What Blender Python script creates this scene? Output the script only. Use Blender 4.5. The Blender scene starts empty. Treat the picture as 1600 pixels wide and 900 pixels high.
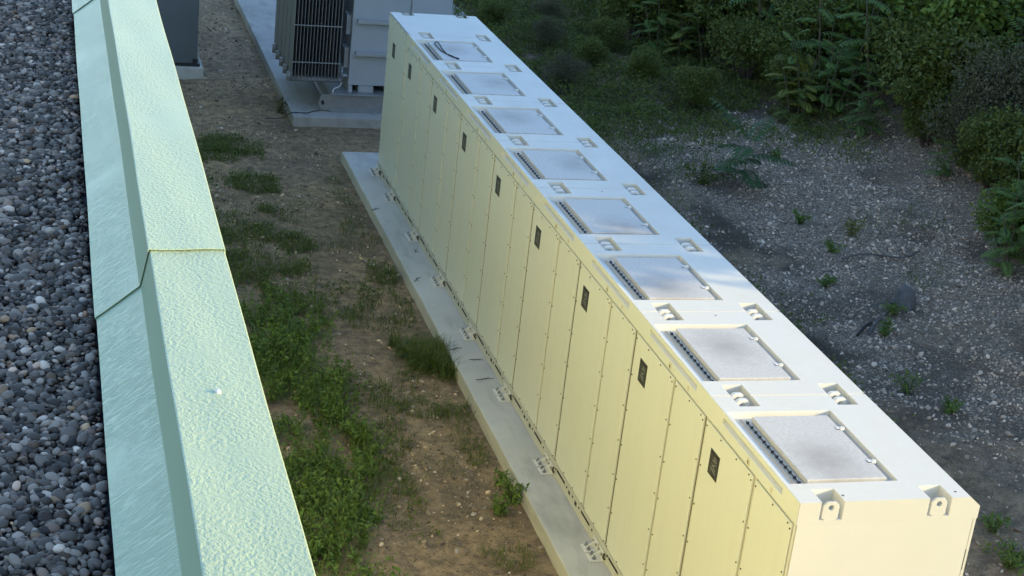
import bpy, math, random
import numpy as np
from mathutils import Matrix, Vector

random.seed(7)
rng = np.random.default_rng(11)
sc = bpy.context.scene
col = sc.collection

# ------------------------------------------------------------------ camera
CAM = (-5.9443, -10.5801, 9.1554)
YAW, PITCH, ROLL = 0.3014, 0.3689, 0.1157
fwd = Vector((math.sin(YAW)*math.cos(PITCH), math.cos(YAW)*math.cos(PITCH), -math.sin(PITCH)))
rt = fwd.cross(Vector((0, 0, 1))).normalized()
up = rt.cross(fwd)
r2 = rt*math.cos(ROLL) + up*math.sin(ROLL)
u2 = -rt*math.sin(ROLL) + up*math.cos(ROLL)
cam = bpy.data.cameras.new('camera')
cam.sensor_fit = 'HORIZONTAL'
cam.sensor_width = 36.0
cam.lens = 2550.78/1600*36.0
cam.clip_start = 0.05
cam.clip_end = 2000
cobj = bpy.data.objects.new('camera', cam)
col.objects.link(cobj)
m = Matrix((r2, u2, -fwd)).transposed().to_4x4()
m.translation = CAM
cobj.matrix_world = m
sc.camera = cobj

# ------------------------------------------------------------------ sky and sun
SUN_TO = Vector((1.0, -0.46, 0.350)).normalized()
ELEV = math.asin(SUN_TO.z)
AZ = math.atan2(SUN_TO.x, SUN_TO.y)
world = bpy.data.worlds.new('World')
sc.world = world
world.use_nodes = True
wn = world.node_tree
sky = wn.nodes.new('ShaderNodeTexSky')
sky.sky_type = 'NISHITA'
sky.sun_disc = False
sky.sun_elevation = ELEV
sky.sun_rotation = AZ
sky.air_density = 1.0
sky.dust_density = 0.4
sky.ozone_density = 2.6
wn.links.new(sky.outputs[0], wn.nodes['Background'].inputs[0])
wn.nodes['Background'].inputs[1].default_value = 0.15
sun = bpy.data.lights.new('sun', 'SUN')
sun.energy = 2.05
sun.angle = math.radians(0.6)
sun.color = (1.0, 0.78, 0.38)
sobj = bpy.data.objects.new('sun', sun)
col.objects.link(sobj)
sobj.rotation_euler = SUN_TO.to_track_quat('Z', 'Y').to_euler()
sobj.location = (30, -20, 20)
vs = sc.view_settings
vs.view_transform = 'Standard'
vs.look = 'None'
vs.gamma = 1.0
vs.use_curve_mapping = False
vs.exposure = 1.70

# ------------------------------------------------------------------ materials
def lin(r, g, b):
    f = lambda c: c/12.92 if c <= 0.04045 else ((c+0.055)/1.055)**2.4
    return (f(r/255), f(g/255), f(b/255))

class NT:
    def __init__(self, name):
        self.m = bpy.data.materials.new(name)
        self.m.use_nodes = True
        self.t = self.m.node_tree
        self.b = self.t.nodes['Principled BSDF']
        self.tc = self.t.nodes.new('ShaderNodeTexCoord')
    def n(self, typ, **kw):
        nd = self.t.nodes.new(typ)
        for k, v in kw.items():
            setattr(nd, k, v)
        return nd
    def l(self, a, b):
        self.t.links.new(a, b)
    def noise(self, scale, detail=4, rough=0.55, vec=None, dist=0.0):
        nd = self.n('ShaderNodeTexNoise')
        nd.inputs['Scale'].default_value = scale
        nd.inputs['Detail'].default_value = detail
        nd.inputs['Roughness'].default_value = rough
        nd.inputs['Distortion'].default_value = dist
        self.l(vec if vec is not None else self.tc.outputs['Object'], nd.inputs['Vector'])
        return nd.outputs['Fac']
    def mapping(self, scale=(1, 1, 1), rot=(0, 0, 0), loc=(0, 0, 0)):
        mp = self.n('ShaderNodeMapping')
        mp.inputs['Scale'].default_value = scale
        mp.inputs['Rotation'].default_value = rot
        mp.inputs['Location'].default_value = loc
        self.l(self.tc.outputs['Object'], mp.inputs['Vector'])
        return mp.outputs[0]
    def ramp(self, fac, stops):
        r = self.n('ShaderNodeValToRGB')
        e = r.color_ramp.elements
        while len(e) < len(stops):
            e.new(0.5)
        for el, (p, c) in zip(e, stops):
            el.position = p
            el.color = (c, c, c, 1) if isinstance(c, (int, float)) else (*c, 1)
        self.l(fac, r.inputs[0])
        return r.outputs[0]
    def mix(self, fac, a, b, mode='MIX'):
        x = self.n('ShaderNodeMix', data_type='RGBA', blend_type=mode)
        for s, v in ((x.inputs[0], fac), (x.inputs[6], a), (x.inputs[7], b)):
            if hasattr(v, 'is_linked'):
                self.l(v, s)
            else:
                s.default_value = v if isinstance(v, (int, float)) else (*v, 1)
        return x.outputs[2]
    def math(self, op, a, b=0.0):
        x = self.n('ShaderNodeMath', operation=op)
        for s, v in ((x.inputs[0], a), (x.inputs[1], b)):
            if hasattr(v, 'is_linked'):
                self.l(v, s)
            else:
                s.default_value = v
        return x.outputs[0]
    def bump(self, h, strength=0.3, dist=0.01):
        b = self.n('ShaderNodeBump')
        b.inputs['Strength'].default_value = strength
        b.inputs['Distance'].default_value = dist
        self.l(h, b.inputs['Height'])
        self.l(b.outputs[0], self.b.inputs['Normal'])
    def color(self, c):
        if hasattr(c, 'is_linked'):
            self.l(c, self.b.inputs['Base Color'])
        else:
            self.b.inputs['Base Color'].default_value = (*c, 1)
    def rough(self, v):
        if hasattr(v, 'is_linked'):
            self.l(v, self.b.inputs['Roughness'])
        else:
            self.b.inputs['Roughness'].default_value = v
    def set(self, name, v):
        self.b.inputs[name].default_value = v

def mat_simple(name, c, rough=0.5, var=0.12, scale=6, metal=0.0, spec=0.5):
    n = NT(name)
    f = n.noise(scale, 5)
    n.color(n.mix(f, tuple(x*(1-var) for x in c), tuple(min(1, x*(1+var)) for x in c)))
    n.rough(rough)
    n.set('Metallic', metal)
    n.set('Specular IOR Level', spec)
    return n.m

def mat_white(name, c, rough, streak=0.08, peel=0.12, grime=(0.62, 0.58, 0.50)):
    n = NT(name)
    st = n.noise(1.0, 5, 0.6, n.mapping((9, 9, 0.35)))
    st = n.ramp(st, [(0.5, 0.0), (0.75, 1.0)])
    bl = n.ramp(n.noise(1.7, 6, 0.65), [(0.42, 0.0), (0.72, 1.0)])
    sp = n.ramp(n.noise(38, 3, 0.7), [(0.70, 0.0), (0.76, 1.0)])
    a = n.mix(n.math('MULTIPLY', st, streak), c, grime)
    a = n.mix(n.math('MULTIPLY', bl, streak*0.9), a, grime)
    a = n.mix(n.math('MULTIPLY', sp, streak*1.1), a, (0.30, 0.27, 0.23))
    n.color(a)
    n.rough(n.math('ADD', n.math('MULTIPLY', bl, 0.15), rough))
    n.bump(n.noise(150, 3, 0.6), peel, 0.004)
    return n.m

M = {}
M['roof_white'] = mat_white('white_roof_paint', (0.70, 0.68, 0.61), 0.42, 0.22, 0.16)
M['door_white'] = mat_white('cream_door_paint', (0.74, 0.755, 0.655), 0.38, 0.15, 0.05)
M['shell_white'] = mat_white('cream_shell_paint', (0.545, 0.535, 0.465), 0.45, 0.16, 0.08)
M['lug_white'] = mat_simple('white_lug_paint', (0.71, 0.70, 0.66), 0.45, 0.06, 14)
M['gap'] = mat_simple('shaded_seam_paint', (0.56, 0.545, 0.45), 0.6, 0.08, 9)  # door paint toned down; shade of the recessed seams put into the colour
M['seam_shade'] = mat_simple('olive_seam_shade', (0.17, 0.16, 0.11), 0.7, 0.2, 20)  # dark tone for the shadow line at the door edges
M['sill'] = mat_simple('glossy_white_sill', (0.72, 0.73, 0.74), 0.12, 0.04, 9)
M['black'] = mat_simple('black_rubber', (0.018, 0.018, 0.02), 0.55, 0.2, 20)
M['bolt'] = mat_simple('dark_bolt_steel', (0.07, 0.065, 0.05), 0.45, 0.2, 40, 0.5)
M['tan'] = mat_simple('tan_gasket', (0.52, 0.44, 0.33), 0.8, 0.2, 20)
M['plate'] = mat_simple('dark_name_plate', (0.055, 0.056, 0.05), 0.35, 0.15, 30)
M['plate_mark'] = mat_simple('grey_plate_print', (0.26, 0.27, 0.25), 0.4, 0.1, 60)
M['slot'] = mat_simple('dark_slot', (0.02, 0.02, 0.018), 0.8, 0.1, 9)
M['sticker'] = mat_simple('sticker', (0.62, 0.58, 0.42), 0.5, 0.1, 40)

n = NT('hatch_lid_paint')
d = n.n('ShaderNodeVectorMath', operation='LENGTH')
oi = n.n('ShaderNodeObjectInfo')
rv = n.n('ShaderNodeTexWhiteNoise', noise_dimensions='1D')
n.l(oi.outputs['Random'], rv.inputs['W'])
sh = n.n('ShaderNodeVectorMath', operation='MULTIPLY_ADD')
n.l(rv.outputs['Color'], sh.inputs[0])
sh.inputs[1].default_value = (0.7, 0.9, 0.0)
sh.inputs[2].default_value = (-0.45, -0.35, 0.0)
va = n.n('ShaderNodeVectorMath', operation='ADD')
n.l(n.mapping((1.5, 1.15, 0.0)), va.inputs[0]); n.l(sh.outputs[0], va.inputs[1])
n.l(va.outputs[0], d.inputs[0])
vb = n.n('ShaderNodeVectorMath', operation='MULTIPLY_ADD')
n.l(rv.outputs['Color'], vb.inputs[0]); vb.inputs[1].default_value = (19, 23, 7); n.l(n.tc.outputs['Object'], vb.inputs[2])
blot = n.math('ADD', d.outputs['Value'], n.math('MULTIPLY', n.noise(5, 6, 0.75, vb.outputs[0]), 0.8))
blot = n.ramp(blot, [(0.40, 1.0), (1.0, 0.0)])
grain = n.noise(1.0, 6, 0.75, n.mapping((60, 9, 10)))
sp = n.ramp(n.noise(30, 6, 0.8), [(0.44, 0.0), (0.66, 1.0)])
a = n.mix(n.math('MULTIPLY', blot, 0.75), (0.60, 0.575, 0.53), (0.30, 0.26, 0.225))
a = n.mix(n.math('MULTIPLY', sp, 0.5), a, (0.34, 0.32, 0.30))
a = n.mix(n.math('MULTIPLY', grain, 0.18), a, (0.50, 0.50, 0.52))
n.color(a); n.rough(0.46)
n.bump(n.noise(120, 3), 0.12, 0.004)
M['lid'] = n.m

def mat_concrete(name, c, c2):
    n = NT(name)
    a = n.ramp(n.noise(0.9, 6, 0.6), [(0.3, c), (0.7, c2)])
    st = n.ramp(n.noise(1, 5, 0.65, n.mapping((3.0, 0.8, 3))), [(0.50, 0.0), (0.72, 1.0)])
    a = n.mix(n.math('MULTIPLY', st, 0.6), a, tuple(x*0.58 for x in c))
    sp = n.ramp(n.noise(60, 3, 0.7), [(0.62, 0.0), (0.72, 1.0)])
    a = n.mix(n.math('MULTIPLY', sp, 0.35), a, tuple(x*0.55 for x in c))
    n.color(a); n.rough(0.85)
    n.bump(n.noise(45, 5, 0.7), 0.25, 0.01)
    return n.m
M['concrete'] = mat_concrete('pad_concrete', (0.47, 0.46, 0.43), (0.62, 0.605, 0.555))
M['concrete_dark'] = mat_concrete('old_concrete', (0.30, 0.295, 0.28), (0.42, 0.41, 0.39))

MINT = (0.46, 0.53, 0.315)
def mat_coping(name, kind):
    n = NT(name)
    f = n.noise(2.2, 5, 0.6)
    n.color(n.mix(f, tuple(x*0.93 for x in MINT), tuple(x*1.05 for x in MINT)))
    n.rough(0.32)
    n.set('Specular IOR Level', 0.6)
    if kind == 'top':
        # beaded dew on the sheet, wiped smooth in patches and along the outer edge
        h = n.noise(125, 1.8, 0.5, n.mapping((0.95, 0.8, 1.0), (0, 0, 0.4)), 0.3)
        h = n.ramp(h, [(0.36, 0.0), (0.66, 1.0)])
        wipe = n.ramp(n.noise(2.6, 3, 0.5, n.mapping((0.7, 1.5, 1), (0, 0, 0.3))), [(0.36, 0.10), (0.47, 1.0)])
        sx = n.n('ShaderNodeSeparateXYZ')
        n.l(n.tc.outputs['Object'], sx.inputs[0])
        edge = n.ramp(n.math('MULTIPLY', n.math('ADD', sx.outputs['X'], n.math('MULTIPLY', n.noise(9, 3), 0.05)), 1.0),
                      [(0.060, 1.0), (0.115, 0.75)])
        h = n.math('MULTIPLY', n.math('MULTIPLY', h, wipe), edge)
        big = n.noise(5, 3)
        n.bump(n.math('ADD', n.math('MULTIPLY', h, 0.55), n.math('MULTIPLY', big, 0.4)), 0.52, 0.0045)
    else:
        v = n.mapping((1, 1, 1), (0, 0, 0), (0, 0, 0))
        # fine slanting runs of dew
        st = n.noise(1.0, 4, 0.55, n.mapping((22, 170, 22), (0.0, 0.0, 0.30)), 0.5)
        st = n.ramp(st, [(0.44, 0.0), (0.60, 1.0)])
        wipe = n.ramp(n.noise(2.2, 3, 0.5), [(0.34, 0.15), (0.52, 1.0)])
        h = n.math('MULTIPLY', st, wipe)
        n.bump(n.math('ADD', h, n.math('MULTIPLY', n.noise(5, 2), 0.8)), 0.34, 0.0032)
    return n.m
M['coping_top'] = mat_coping('mint_coping_top', 'top')
M['coping_skirt'] = mat_coping('mint_coping_skirt', 'skirt')
n = NT('mint_coping_plain')
n.color(n.mix(n.noise(2, 4), tuple(x*0.93 for x in MINT), tuple(x*1.05 for x in MINT))); n.rough(0.40)
M['coping_plain'] = n.m

n = NT('cream_wall_cladding')
a = n.ramp(n.noise(0.6, 5), [(0.3, (0.76, 0.74, 0.40)), (0.7, (0.82, 0.80, 0.46))])
n.color(a); n.rough(0.7)
M['wall'] = n.m
M['roof_dark'] = mat_simple('dark_roof_membrane', (0.035, 0.035, 0.04), 0.9, 0.3, 12)

def mat_stone(name, rough=0.75):
    n = NT(name)
    at = n.n('ShaderNodeAttribute', attribute_name='Col')
    f = n.noise(90, 4, 0.7)
    n.color(n.mix(f, at.outputs['Color'], (0.5, 0.5, 0.5), 'OVERLAY'))
    n.rough(rough)
    n.set('Specular IOR Level', 0.35)
    return n.m
M['stone'] = mat_stone('pebble_stone', 0.62)
M['gravel'] = mat_stone('crushed_stone', 0.85)

n = NT('earth_and_gravel')
at = n.n('ShaderNodeAttribute', attribute_name='gravel')
gm = at.outputs['Fac']
v1 = n.noise(0.55, 6, 0.62)
v2 = n.noise(5.0, 6, 0.7)
v3 = n.noise(34, 5, 0.75)
dirt = n.ramp(v1, [(0.30, (0.26, 0.19, 0.118)), (0.50, (0.47, 0.335, 0.195)), (0.70, (0.59, 0.41, 0.225))])
dirt = n.mix(n.ramp(v2, [(0.38, 0.75), (0.62, 0.0)]), dirt, (0.125, 0.098, 0.068))
dirt = n.mix(n.ramp(v3, [(0.55, 0.0), (0.72, 0.65)]), dirt, (0.56, 0.43, 0.28))
dirt = n.mix(n.ramp(n.noise(13, 6, 0.8), [(0.34, 0.65), (0.48, 0.0)]), dirt, (0.17, 0.125, 0.075))
dirt = n.mix(n.ramp(v3, [(0.28, 0.75), (0.44, 0.0)]), dirt, (0.10, 0.08, 0.058))
hu = n.n('ShaderNodeAttribute', attribute_name='humus').outputs['Fac']
dirt = n.mix(n.math('MULTIPLY', hu, 0.88), dirt, (0.058, 0.044, 0.032))
vo = n.n('ShaderNodeTexVoronoi')
vo.inputs['Scale'].default_value = 32
n.l(n.tc.outputs['Object'], vo.inputs['Vector'])
sv = n.n('ShaderNodeSeparateColor')
n.l(vo.outputs['Color'], sv.inputs[0])
gr = n.ramp(sv.outputs[0], [(0.0, (0.27, 0.20, 0.138)), (0.6, (0.46, 0.35, 0.245)), (1.0, (0.62, 0.49, 0.355))])
gr = n.mix(n.ramp(vo.outputs['Distance'], [(0.30, 0.0), (0.75, 0.85)]), gr, (0.13, 0.10, 0.072))
gr = n.mix(n.ramp(v2, [(0.36, 0.5), (0.52, 0.0)]), gr, (0.17, 0.135, 0.10))
n.color(n.mix(gm, dirt, gr)); n.rough(0.95)
n.set('Specular IOR Level', 0.2)
n.bump(n.math('ADD', n.math('MULTIPLY', v3, 0.6), n.math('MULTIPLY', n.noise(90, 4, 0.75), 0.4)), 0.9, 0.05)
M['ground'] = n.m

def mat_leaf(name, c, c2, trans=0.25, rough=0.55):
    n = NT(name)
    at = n.n('ShaderNodeAttribute', attribute_name='Col')
    oi = n.n('ShaderNodeObjectInfo')
    a = n.mix(at.outputs['Fac'], c, c2)
    a = n.mix(n.math('MULTIPLY', oi.outputs['Random'], 0.5), a, tuple(x*0.6 for x in c2))
    n.color(a); n.rough(rough)
    n.set('Specular IOR Level', 0.35)
    tr = n.n('ShaderNodeBsdfTranslucent')
    n.l(a, tr.inputs['Color'])
    mx = n.n('ShaderNodeMixShader')
    mx.inputs[0].default_value = trans
    n.l(n.b.outputs[0], mx.inputs[1]); n.l(tr.outputs[0], mx.inputs[2])
    n.l(mx.outputs[0], n.t.nodes['Material Output'].inputs['Surface'])
    return n.m
M['grass'] = mat_leaf('grass_blade', (0.067, 0.111, 0.021), (0.172, 0.215, 0.047))
M['grass_dry'] = mat_leaf('dry_grass_blade', (0.098, 0.105, 0.042), (0.266, 0.231, 0.126))
M['weed'] = mat_leaf('weed_leaf', (0.070, 0.141, 0.023), (0.186, 0.283, 0.051))
M['sumac'] = mat_leaf('sumac_leaf', (0.066, 0.137, 0.027), (0.159, 0.241, 0.050))
M['sapling'] = mat_leaf('sapling_leaf', (0.025, 0.07, 0.018), (0.07, 0.14, 0.04))
M['sumac_yellow'] = mat_leaf('yellowing_sumac_leaf', (0.084, 0.132, 0.022), (0.240, 0.252, 0.042))
M['shrub'] = mat_leaf('shrub_leaf', (0.076, 0.110, 0.024), (0.182, 0.212, 0.039))
M['shrub_olive'] = mat_leaf('olive_shrub_leaf', (0.080, 0.080, 0.040), (0.176, 0.168, 0.080))
M['shrub_lime'] = mat_leaf('bright_vine_leaf', (0.088, 0.150, 0.022), (0.204, 0.271, 0.041))
M['shrub_red'] = mat_leaf('reddening_leaf', (0.098, 0.039, 0.026), (0.195, 0.072, 0.046))
M['tree_leaf'] = mat_leaf('tree_leaf', (0.035, 0.070, 0.022), (0.070, 0.115, 0.035), 0.12)
M['litter'] = mat_leaf('dry_leaf_litter', (0.055, 0.042, 0.028), (0.30, 0.235, 0.15), 0.1, 0.8)
M['bark'] = mat_simple('bark', (0.085, 0.068, 0.052), 0.9, 0.35, 14)
M['stem'] = mat_simple('green_brown_stem', (0.10, 0.085, 0.05), 0.8, 0.3, 14)
M['deadwood'] = mat_simple('grey_dead_wood', (0.11, 0.10, 0.09), 0.9, 0.35, 18)
M['darkwood'] = mat_simple('dark_wet_wood', (0.035, 0.03, 0.027), 0.85, 0.3, 14)

M['tank'] = mat_simple('grey_tank_paint', (0.36, 0.39, 0.42), 0.40, 0.08, 3)
M['tank_rib'] = mat_simple('grey_rib_paint', (0.34, 0.36, 0.375), 0.42, 0.08, 4)
M['fin'] = mat_simple('radiator_fin_paint', (0.20, 0.21, 0.215), 0.45, 0.10, 5)
M['galv'] = mat_simple('galvanised_steel', (0.30, 0.31, 0.32), 0.42, 0.25, 9, 0.55)
M['cabinet'] = mat_simple('slate_cabinet_paint', (0.105, 0.125, 0.140), 0.45, 0.10, 2)
M['cabinet_base'] = mat_simple('black_plinth', (0.02, 0.02, 0.022), 0.6, 0.1, 5)

# ------------------------------------------------------------------ mesh helpers
class MB:
    def __init__(self):
        self.v = []
        self.f = []
    def add(self, vs, fs):
        o = len(self.v)
        self.v += [tuple(p) for p in vs]
        self.f += [tuple(i+o for i in q) for q in fs]
        return self
    def quad(self, a, b, c, d):
        return self.add([a, b, c, d], [(0, 1, 2, 3)])
    def box(self, x0, x1, y0, y1, z0, z1):
        return self.add([(x0, y0, z0), (x1, y0, z0), (x1, y1, z0), (x0, y1, z0), (x0, y0, z1), (x1, y0, z1), (x1, y1, z1), (x0, y1, z1)],
                        [(0, 3, 2, 1), (4, 5, 6, 7), (0, 1, 5, 4), (1, 2, 6, 5), (2, 3, 7, 6), (3, 0, 4, 7)])
    def prism(self, poly, axis, a, b):
        # poly: 2-D points in the plane of the other two axes (x,z for y; y,z for x; x,y for z)
        def P(p, t):
            return {'x': (t, p[0], p[1]), 'y': (p[0], t, p[1]), 'z': (p[0], p[1], t)}[axis]
        k = len(poly)
        vs = [P(p, a) for p in poly] + [P(p, b) for p in poly]
        fs = [tuple(range(k-1, -1, -1)), tuple(range(k, 2*k))]
        for i in range(k):
            j = (i+1) % k
            fs.append((i, j, k+j, k+i))
        return self.add(vs, fs)
    def tube(self, pts, r, n=8, cap=True):
        pts = [Vector(p) for p in pts]
        rr = r if isinstance(r, (list, tuple)) else [r]*len(pts)
        rings = []
        vs = []
        for i, p in enumerate(pts):
            d = (pts[min(i+1, len(pts)-1)] - pts[max(i-1, 0)]).normalized()
            a = d.orthogonal().normalized() if i == 0 else (a - d*a.dot(d)).normalized()
            b = d.cross(a)
            for k in range(n):
                t = 2*math.pi*k/n
                vs.append(p + (a*math.cos(t) + b*math.sin(t))*rr[i])
        fs = []
        for i in range(len(pts)-1):
            for k in range(n):
                j = (k+1) % n
                fs.append((i*n+k, i*n+j, (i+1)*n+j, (i+1)*n+k))
        if cap:
            fs.append(tuple(range(n-1, -1, -1)))
            o = (len(pts)-1)*n
            fs.append(tuple(range(o, o+n)))
        return self.add(vs, fs)
    def mesh(self, name, org=(0, 0, 0)):
        me = bpy.data.meshes.new(name)
        o = org
        me.from_pydata([(x-o[0], y-o[1], z-o[2]) for x, y, z in self.v], [], self.f)
        me.update()
        return me
    def build(self, name, mat, parent=None, bevel=0.0, smooth=False, loc=None):
        # vertices are in world space; the object's origin is loc (default: the middle of the base)
        if loc is None:
            a = np.array(self.v)
            loc = ((a[:, 0].min()+a[:, 0].max())/2, (a[:, 1].min()+a[:, 1].max())/2, a[:, 2].min())
        me = self.mesh(name, loc)
        return link(name, me, mat, parent, loc, bevel, smooth)

WORLD_LOC = {}
def link(name, me, mat, parent=None, loc=(0, 0, 0), bevel=0.0, smooth=False):
    if mat is not None and len(me.materials) == 0:
        me.materials.append(mat)
    ob = bpy.data.objects.new(name, me)
    col.objects.link(ob)
    WORLD_LOC[ob] = Vector(loc)
    if parent is not None:
        ob.parent = parent
        ob.location = Vector(loc) - WORLD_LOC[parent]
    else:
        ob.location = loc
    if smooth:
        me.polygons.foreach_set('use_smooth', [True]*len(me.polygons))
    if bevel > 0:
        md = ob.modifiers.new('bevel', 'BEVEL')
        md.width = bevel
        md.segments = 2
        md.limit_method = 'ANGLE'
        md.angle_limit = math.radians(40)
    return ob

def thing(name, label, cat, loc=(0, 0, 0), group=None):
    o = bpy.data.objects.new(name, None)
    col.objects.link(o)
    o.location = loc
    o.empty_display_size = 0.2
    WORLD_LOC[o] = Vector(loc)
    return tag(o, label, cat, group)

def tag(o, label, cat, group=None):
    o['label'] = label
    o['category'] = cat
    if group:
        o['group'] = group
    return o

def copy_tree(o, parent=None):
    c = o.copy()
    col.objects.link(c)
    c.parent = parent
    for ch in [x for x in o.children]:
        copy_tree(ch, c)
    return c

def np_mesh(name, V, F, colr=None, smooth=False):
    # V (n,3); F (m,k) all with the same k
    me = bpy.data.meshes.new(name)
    V = np.ascontiguousarray(V, dtype=np.float32)
    F = np.ascontiguousarray(F, dtype=np.int32)
    me.vertices.add(len(V)); me.vertices.foreach_set('co', V.ravel())
    me.loops.add(F.size); me.loops.foreach_set('vertex_index', F.ravel())
    me.polygons.add(len(F))
    me.polygons.foreach_set('loop_start', np.arange(0, F.size, F.shape[1], dtype=np.int32))
    me.polygons.foreach_set('use_smooth', np.full(len(F), smooth))
    if colr is not None:
        at = me.attributes.new('Col', 'FLOAT_COLOR', 'POINT')
        c = np.ones((len(V), 4), dtype=np.float32)
        colr = np.asarray(colr)
        c[:, :3] = colr if colr.ndim == 2 else colr[:, None]
        at.data.foreach_set('color', c.ravel())
    me.update(calc_edges=True)
    me.validate()
    return me

def h2(ix, iy, s):
    a = (ix.astype(np.int64)*374761393 + iy.astype(np.int64)*668265263 + s*982451653) & 0x7fffffff
    a = ((a ^ (a >> 13))*1274126177) & 0x7fffffff
    a = (a ^ (a >> 16)) & 0xffffff
    return a/float(0xffffff)
def vnoise(x, y, s=0):
    x = np.asarray(x, float); y = np.asarray(y, float)
    ix = np.floor(x); iy = np.floor(y)
    fx = x-ix; fy = y-iy
    fx = fx*fx*(3-2*fx); fy = fy*fy*(3-2*fy)
    a = h2(ix, iy, s); b = h2(ix+1, iy, s); c = h2(ix, iy+1, s); d = h2(ix+1, iy+1, s)
    return (a*(1-fx)+b*fx)*(1-fy) + (c*(1-fx)+d*fx)*fy
def fbm(x, y, s=0, o=4):
    t = 0; w = 0; a = 1.0
    for i in range(o):
        t = t + a*vnoise(x*2**i, y*2**i, s+i*17); w += a; a *= 0.5
    return t/w
def relu(t):
    return np.where(t > 0, t, 0.0)
def sstep(a, b, t):
    u = np.clip((t-a)/(b-a), 0, 1)
    return u*u*(3-2*u)

# ------------------------------------------------------------------ terrain
def ground_z(x, y):
    x = np.asarray(x, float); y = np.asarray(y, float)
    z = -0.2 + 0.085*relu(x-3.2) + 0.26*relu(x-10.0) - 0.2*relu(x-26.0) - 0.145*relu(x-40)
    near = sstep(2.2, 3.5, x)
    z = z + near*((fbm(x*0.55, y*0.55, 3)-0.5)*0.40*sstep(2.5, 6, x) + (fbm(x*2.2, y*2.2, 5)-0.5)*0.14)
    lf = 1-sstep(-0.9, -0.5, x)
    z = z + lf*((fbm(x*0.8, y*0.8, 8)-0.5)*0.12 + (fbm(x*3.5, y*3.5, 9)-0.5)*0.07)
    z = z + np.where((x > -0.95) & (x < 2.2), 0, (fbm(x*9, y*9, 12, 3)-0.5)*0.030)
    z = z + 0.03*np.exp(-((x+0.75)/0.35)**2)*0
    return z
def gravel_mask(x, y):
    x = np.asarray(x, float); y = np.asarray(y, float)
    m_ = sstep(4.7, 6.0, x + (fbm(x*0.6, y*0.6, 21)-0.5)*4.0)
    m_ = m_*(1-sstep(19.5, 23.5, y + (fbm(x*0.5, y*0.5, 22)-0.5)*5))
    m_ = m_*(1-0.5*sstep(0.57, 0.68, fbm(x*0.7, y*0.7, 25)))*(0.25+0.75*sstep(4.5, 8.0, y+(fbm(x*0.8, y*0.8, 27)-0.5)*3))
    return m_

def humus_mask(x, y):
    x = np.asarray(x, float); y = np.asarray(y, float)
    a = sstep(2.2, 3.4, x + (fbm(x*0.7, y*0.7, 141)-0.5)*1.6)
    b = 0.35+0.65*sstep(0.36, 0.56, fbm(x*0.9, y*0.9, 143))
    return a*b*sstep(4.5, 8.0, y + (fbm(x*0.6, y*0.6, 145)-0.5)*3)
def axis(parts):
    out = [parts[0][0]]
    for a, b, st in parts:
        k = max(1, int(round((b-a)/st)))
        out += list(np.linspace(a, b, k+1)[1:])
    return np.array(out)
gx = axis([(-160, -20, 20), (-20, -5.6, 1.4), (-5.6, -0.3, 0.06), (-0.3, 2.1, 0.6), (2.1, 11, 0.07), (11, 20, 0.45), (20, 46, 2), (46, 220, 29)])
gy = axis([(-160, -20, 20), (-20, 1, 1.5), (1, 3, 0.25), (3, 20, 0.075), (20, 37, 0.11), (37, 60, 1.0), (60, 260, 25)])
GX, GY = np.meshgrid(gx, gy, indexing='ij')
GZ = ground_z(GX, GY)
nx, ny = GX.shape
V = np.stack([GX, GY, GZ], -1).reshape(-1, 3)
idx = np.arange(nx*ny).reshape(nx, ny)
F = np.stack([idx[:-1, :-1], idx[1:, :-1], idx[1:, 1:], idx[:-1, 1:]], -1).reshape(-1, 4)
me = np_mesh('ground', V, F, None, True)
at = me.attributes.new('gravel', 'FLOAT', 'POINT')
at.data.foreach_set('value', gravel_mask(GX, GY).ravel().astype(np.float32))
at = me.attributes.new('humus', 'FLOAT', 'POINT')
at.data.foreach_set('value', humus_mask(GX, GY).ravel().astype(np.float32))
g = link('ground', me, M['ground'])
g['kind'] = 'structure'

# ------------------------------------------------------------------ concrete slabs
def slab(name, label, x0, x1, y0, y1, z0, z1, mat, bev=0.012, rough=0.007):
    # a cast slab with a slightly uneven arris
    mb = MB()
    k = max(2, int((y1-y0)/0.22))
    ys = np.linspace(y0, y1, k+1)
    rnd = random.Random(5)
    L = [(x0+rnd.uniform(-rough, rough)*0.6, y, z1+rnd.uniform(-1, 1)*0.002) for y in ys]
    Rr = [(x1+rnd.uniform(-rough, rough)*0.6, y, z1+rnd.uniform(-1, 1)*0.002) for y in ys]
    vs = L + Rr + [(p[0]-rnd.uniform(0, rough), p[1], z0) for p in L] + [(p[0]+rnd.uniform(0, rough), p[1], z0) for p in Rr]
    n1 = k+1
    fs = []
    for i in range(k):
        fs.append((i, n1+i, n1+i+1, i+1))
        fs.append((i, i+1, 2*n1+i+1, 2*n1+i))
        fs.append((n1+i, 3*n1+i, 3*n1+i+1, n1+i+1))
        fs.append((2*n1+i, 2*n1+i+1, 3*n1+i+1, 3*n1+i))
    fs.append((0, 2*n1, 3*n1, n1))
    fs.append((k, n1+k, 3*n1+k, 2*n1+k))
    mb.add(vs, fs)
    o = mb.build(name, mat, None, bev)
    return tag(o, label, 'slab')
slab('concrete_slab', 'long grey concrete slab under the white battery container', -0.46, 2.15, -1.0, 18.93, -0.5, 0.0, M['concrete'], 0.016)
slab('concrete_slab', 'weathered grey concrete slab carrying the finned transformer', -1.07, 5.0, 21.22, 44.0, -0.5, 0.0, M['concrete_dark'], 0.016)
slab('concrete_slab', 'small pale concrete plinth under the slate grey cabinet', -4.4, -2.57, 24.68, 29.0, -0.45, 0.03, M['concrete'], 0.012)

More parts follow.
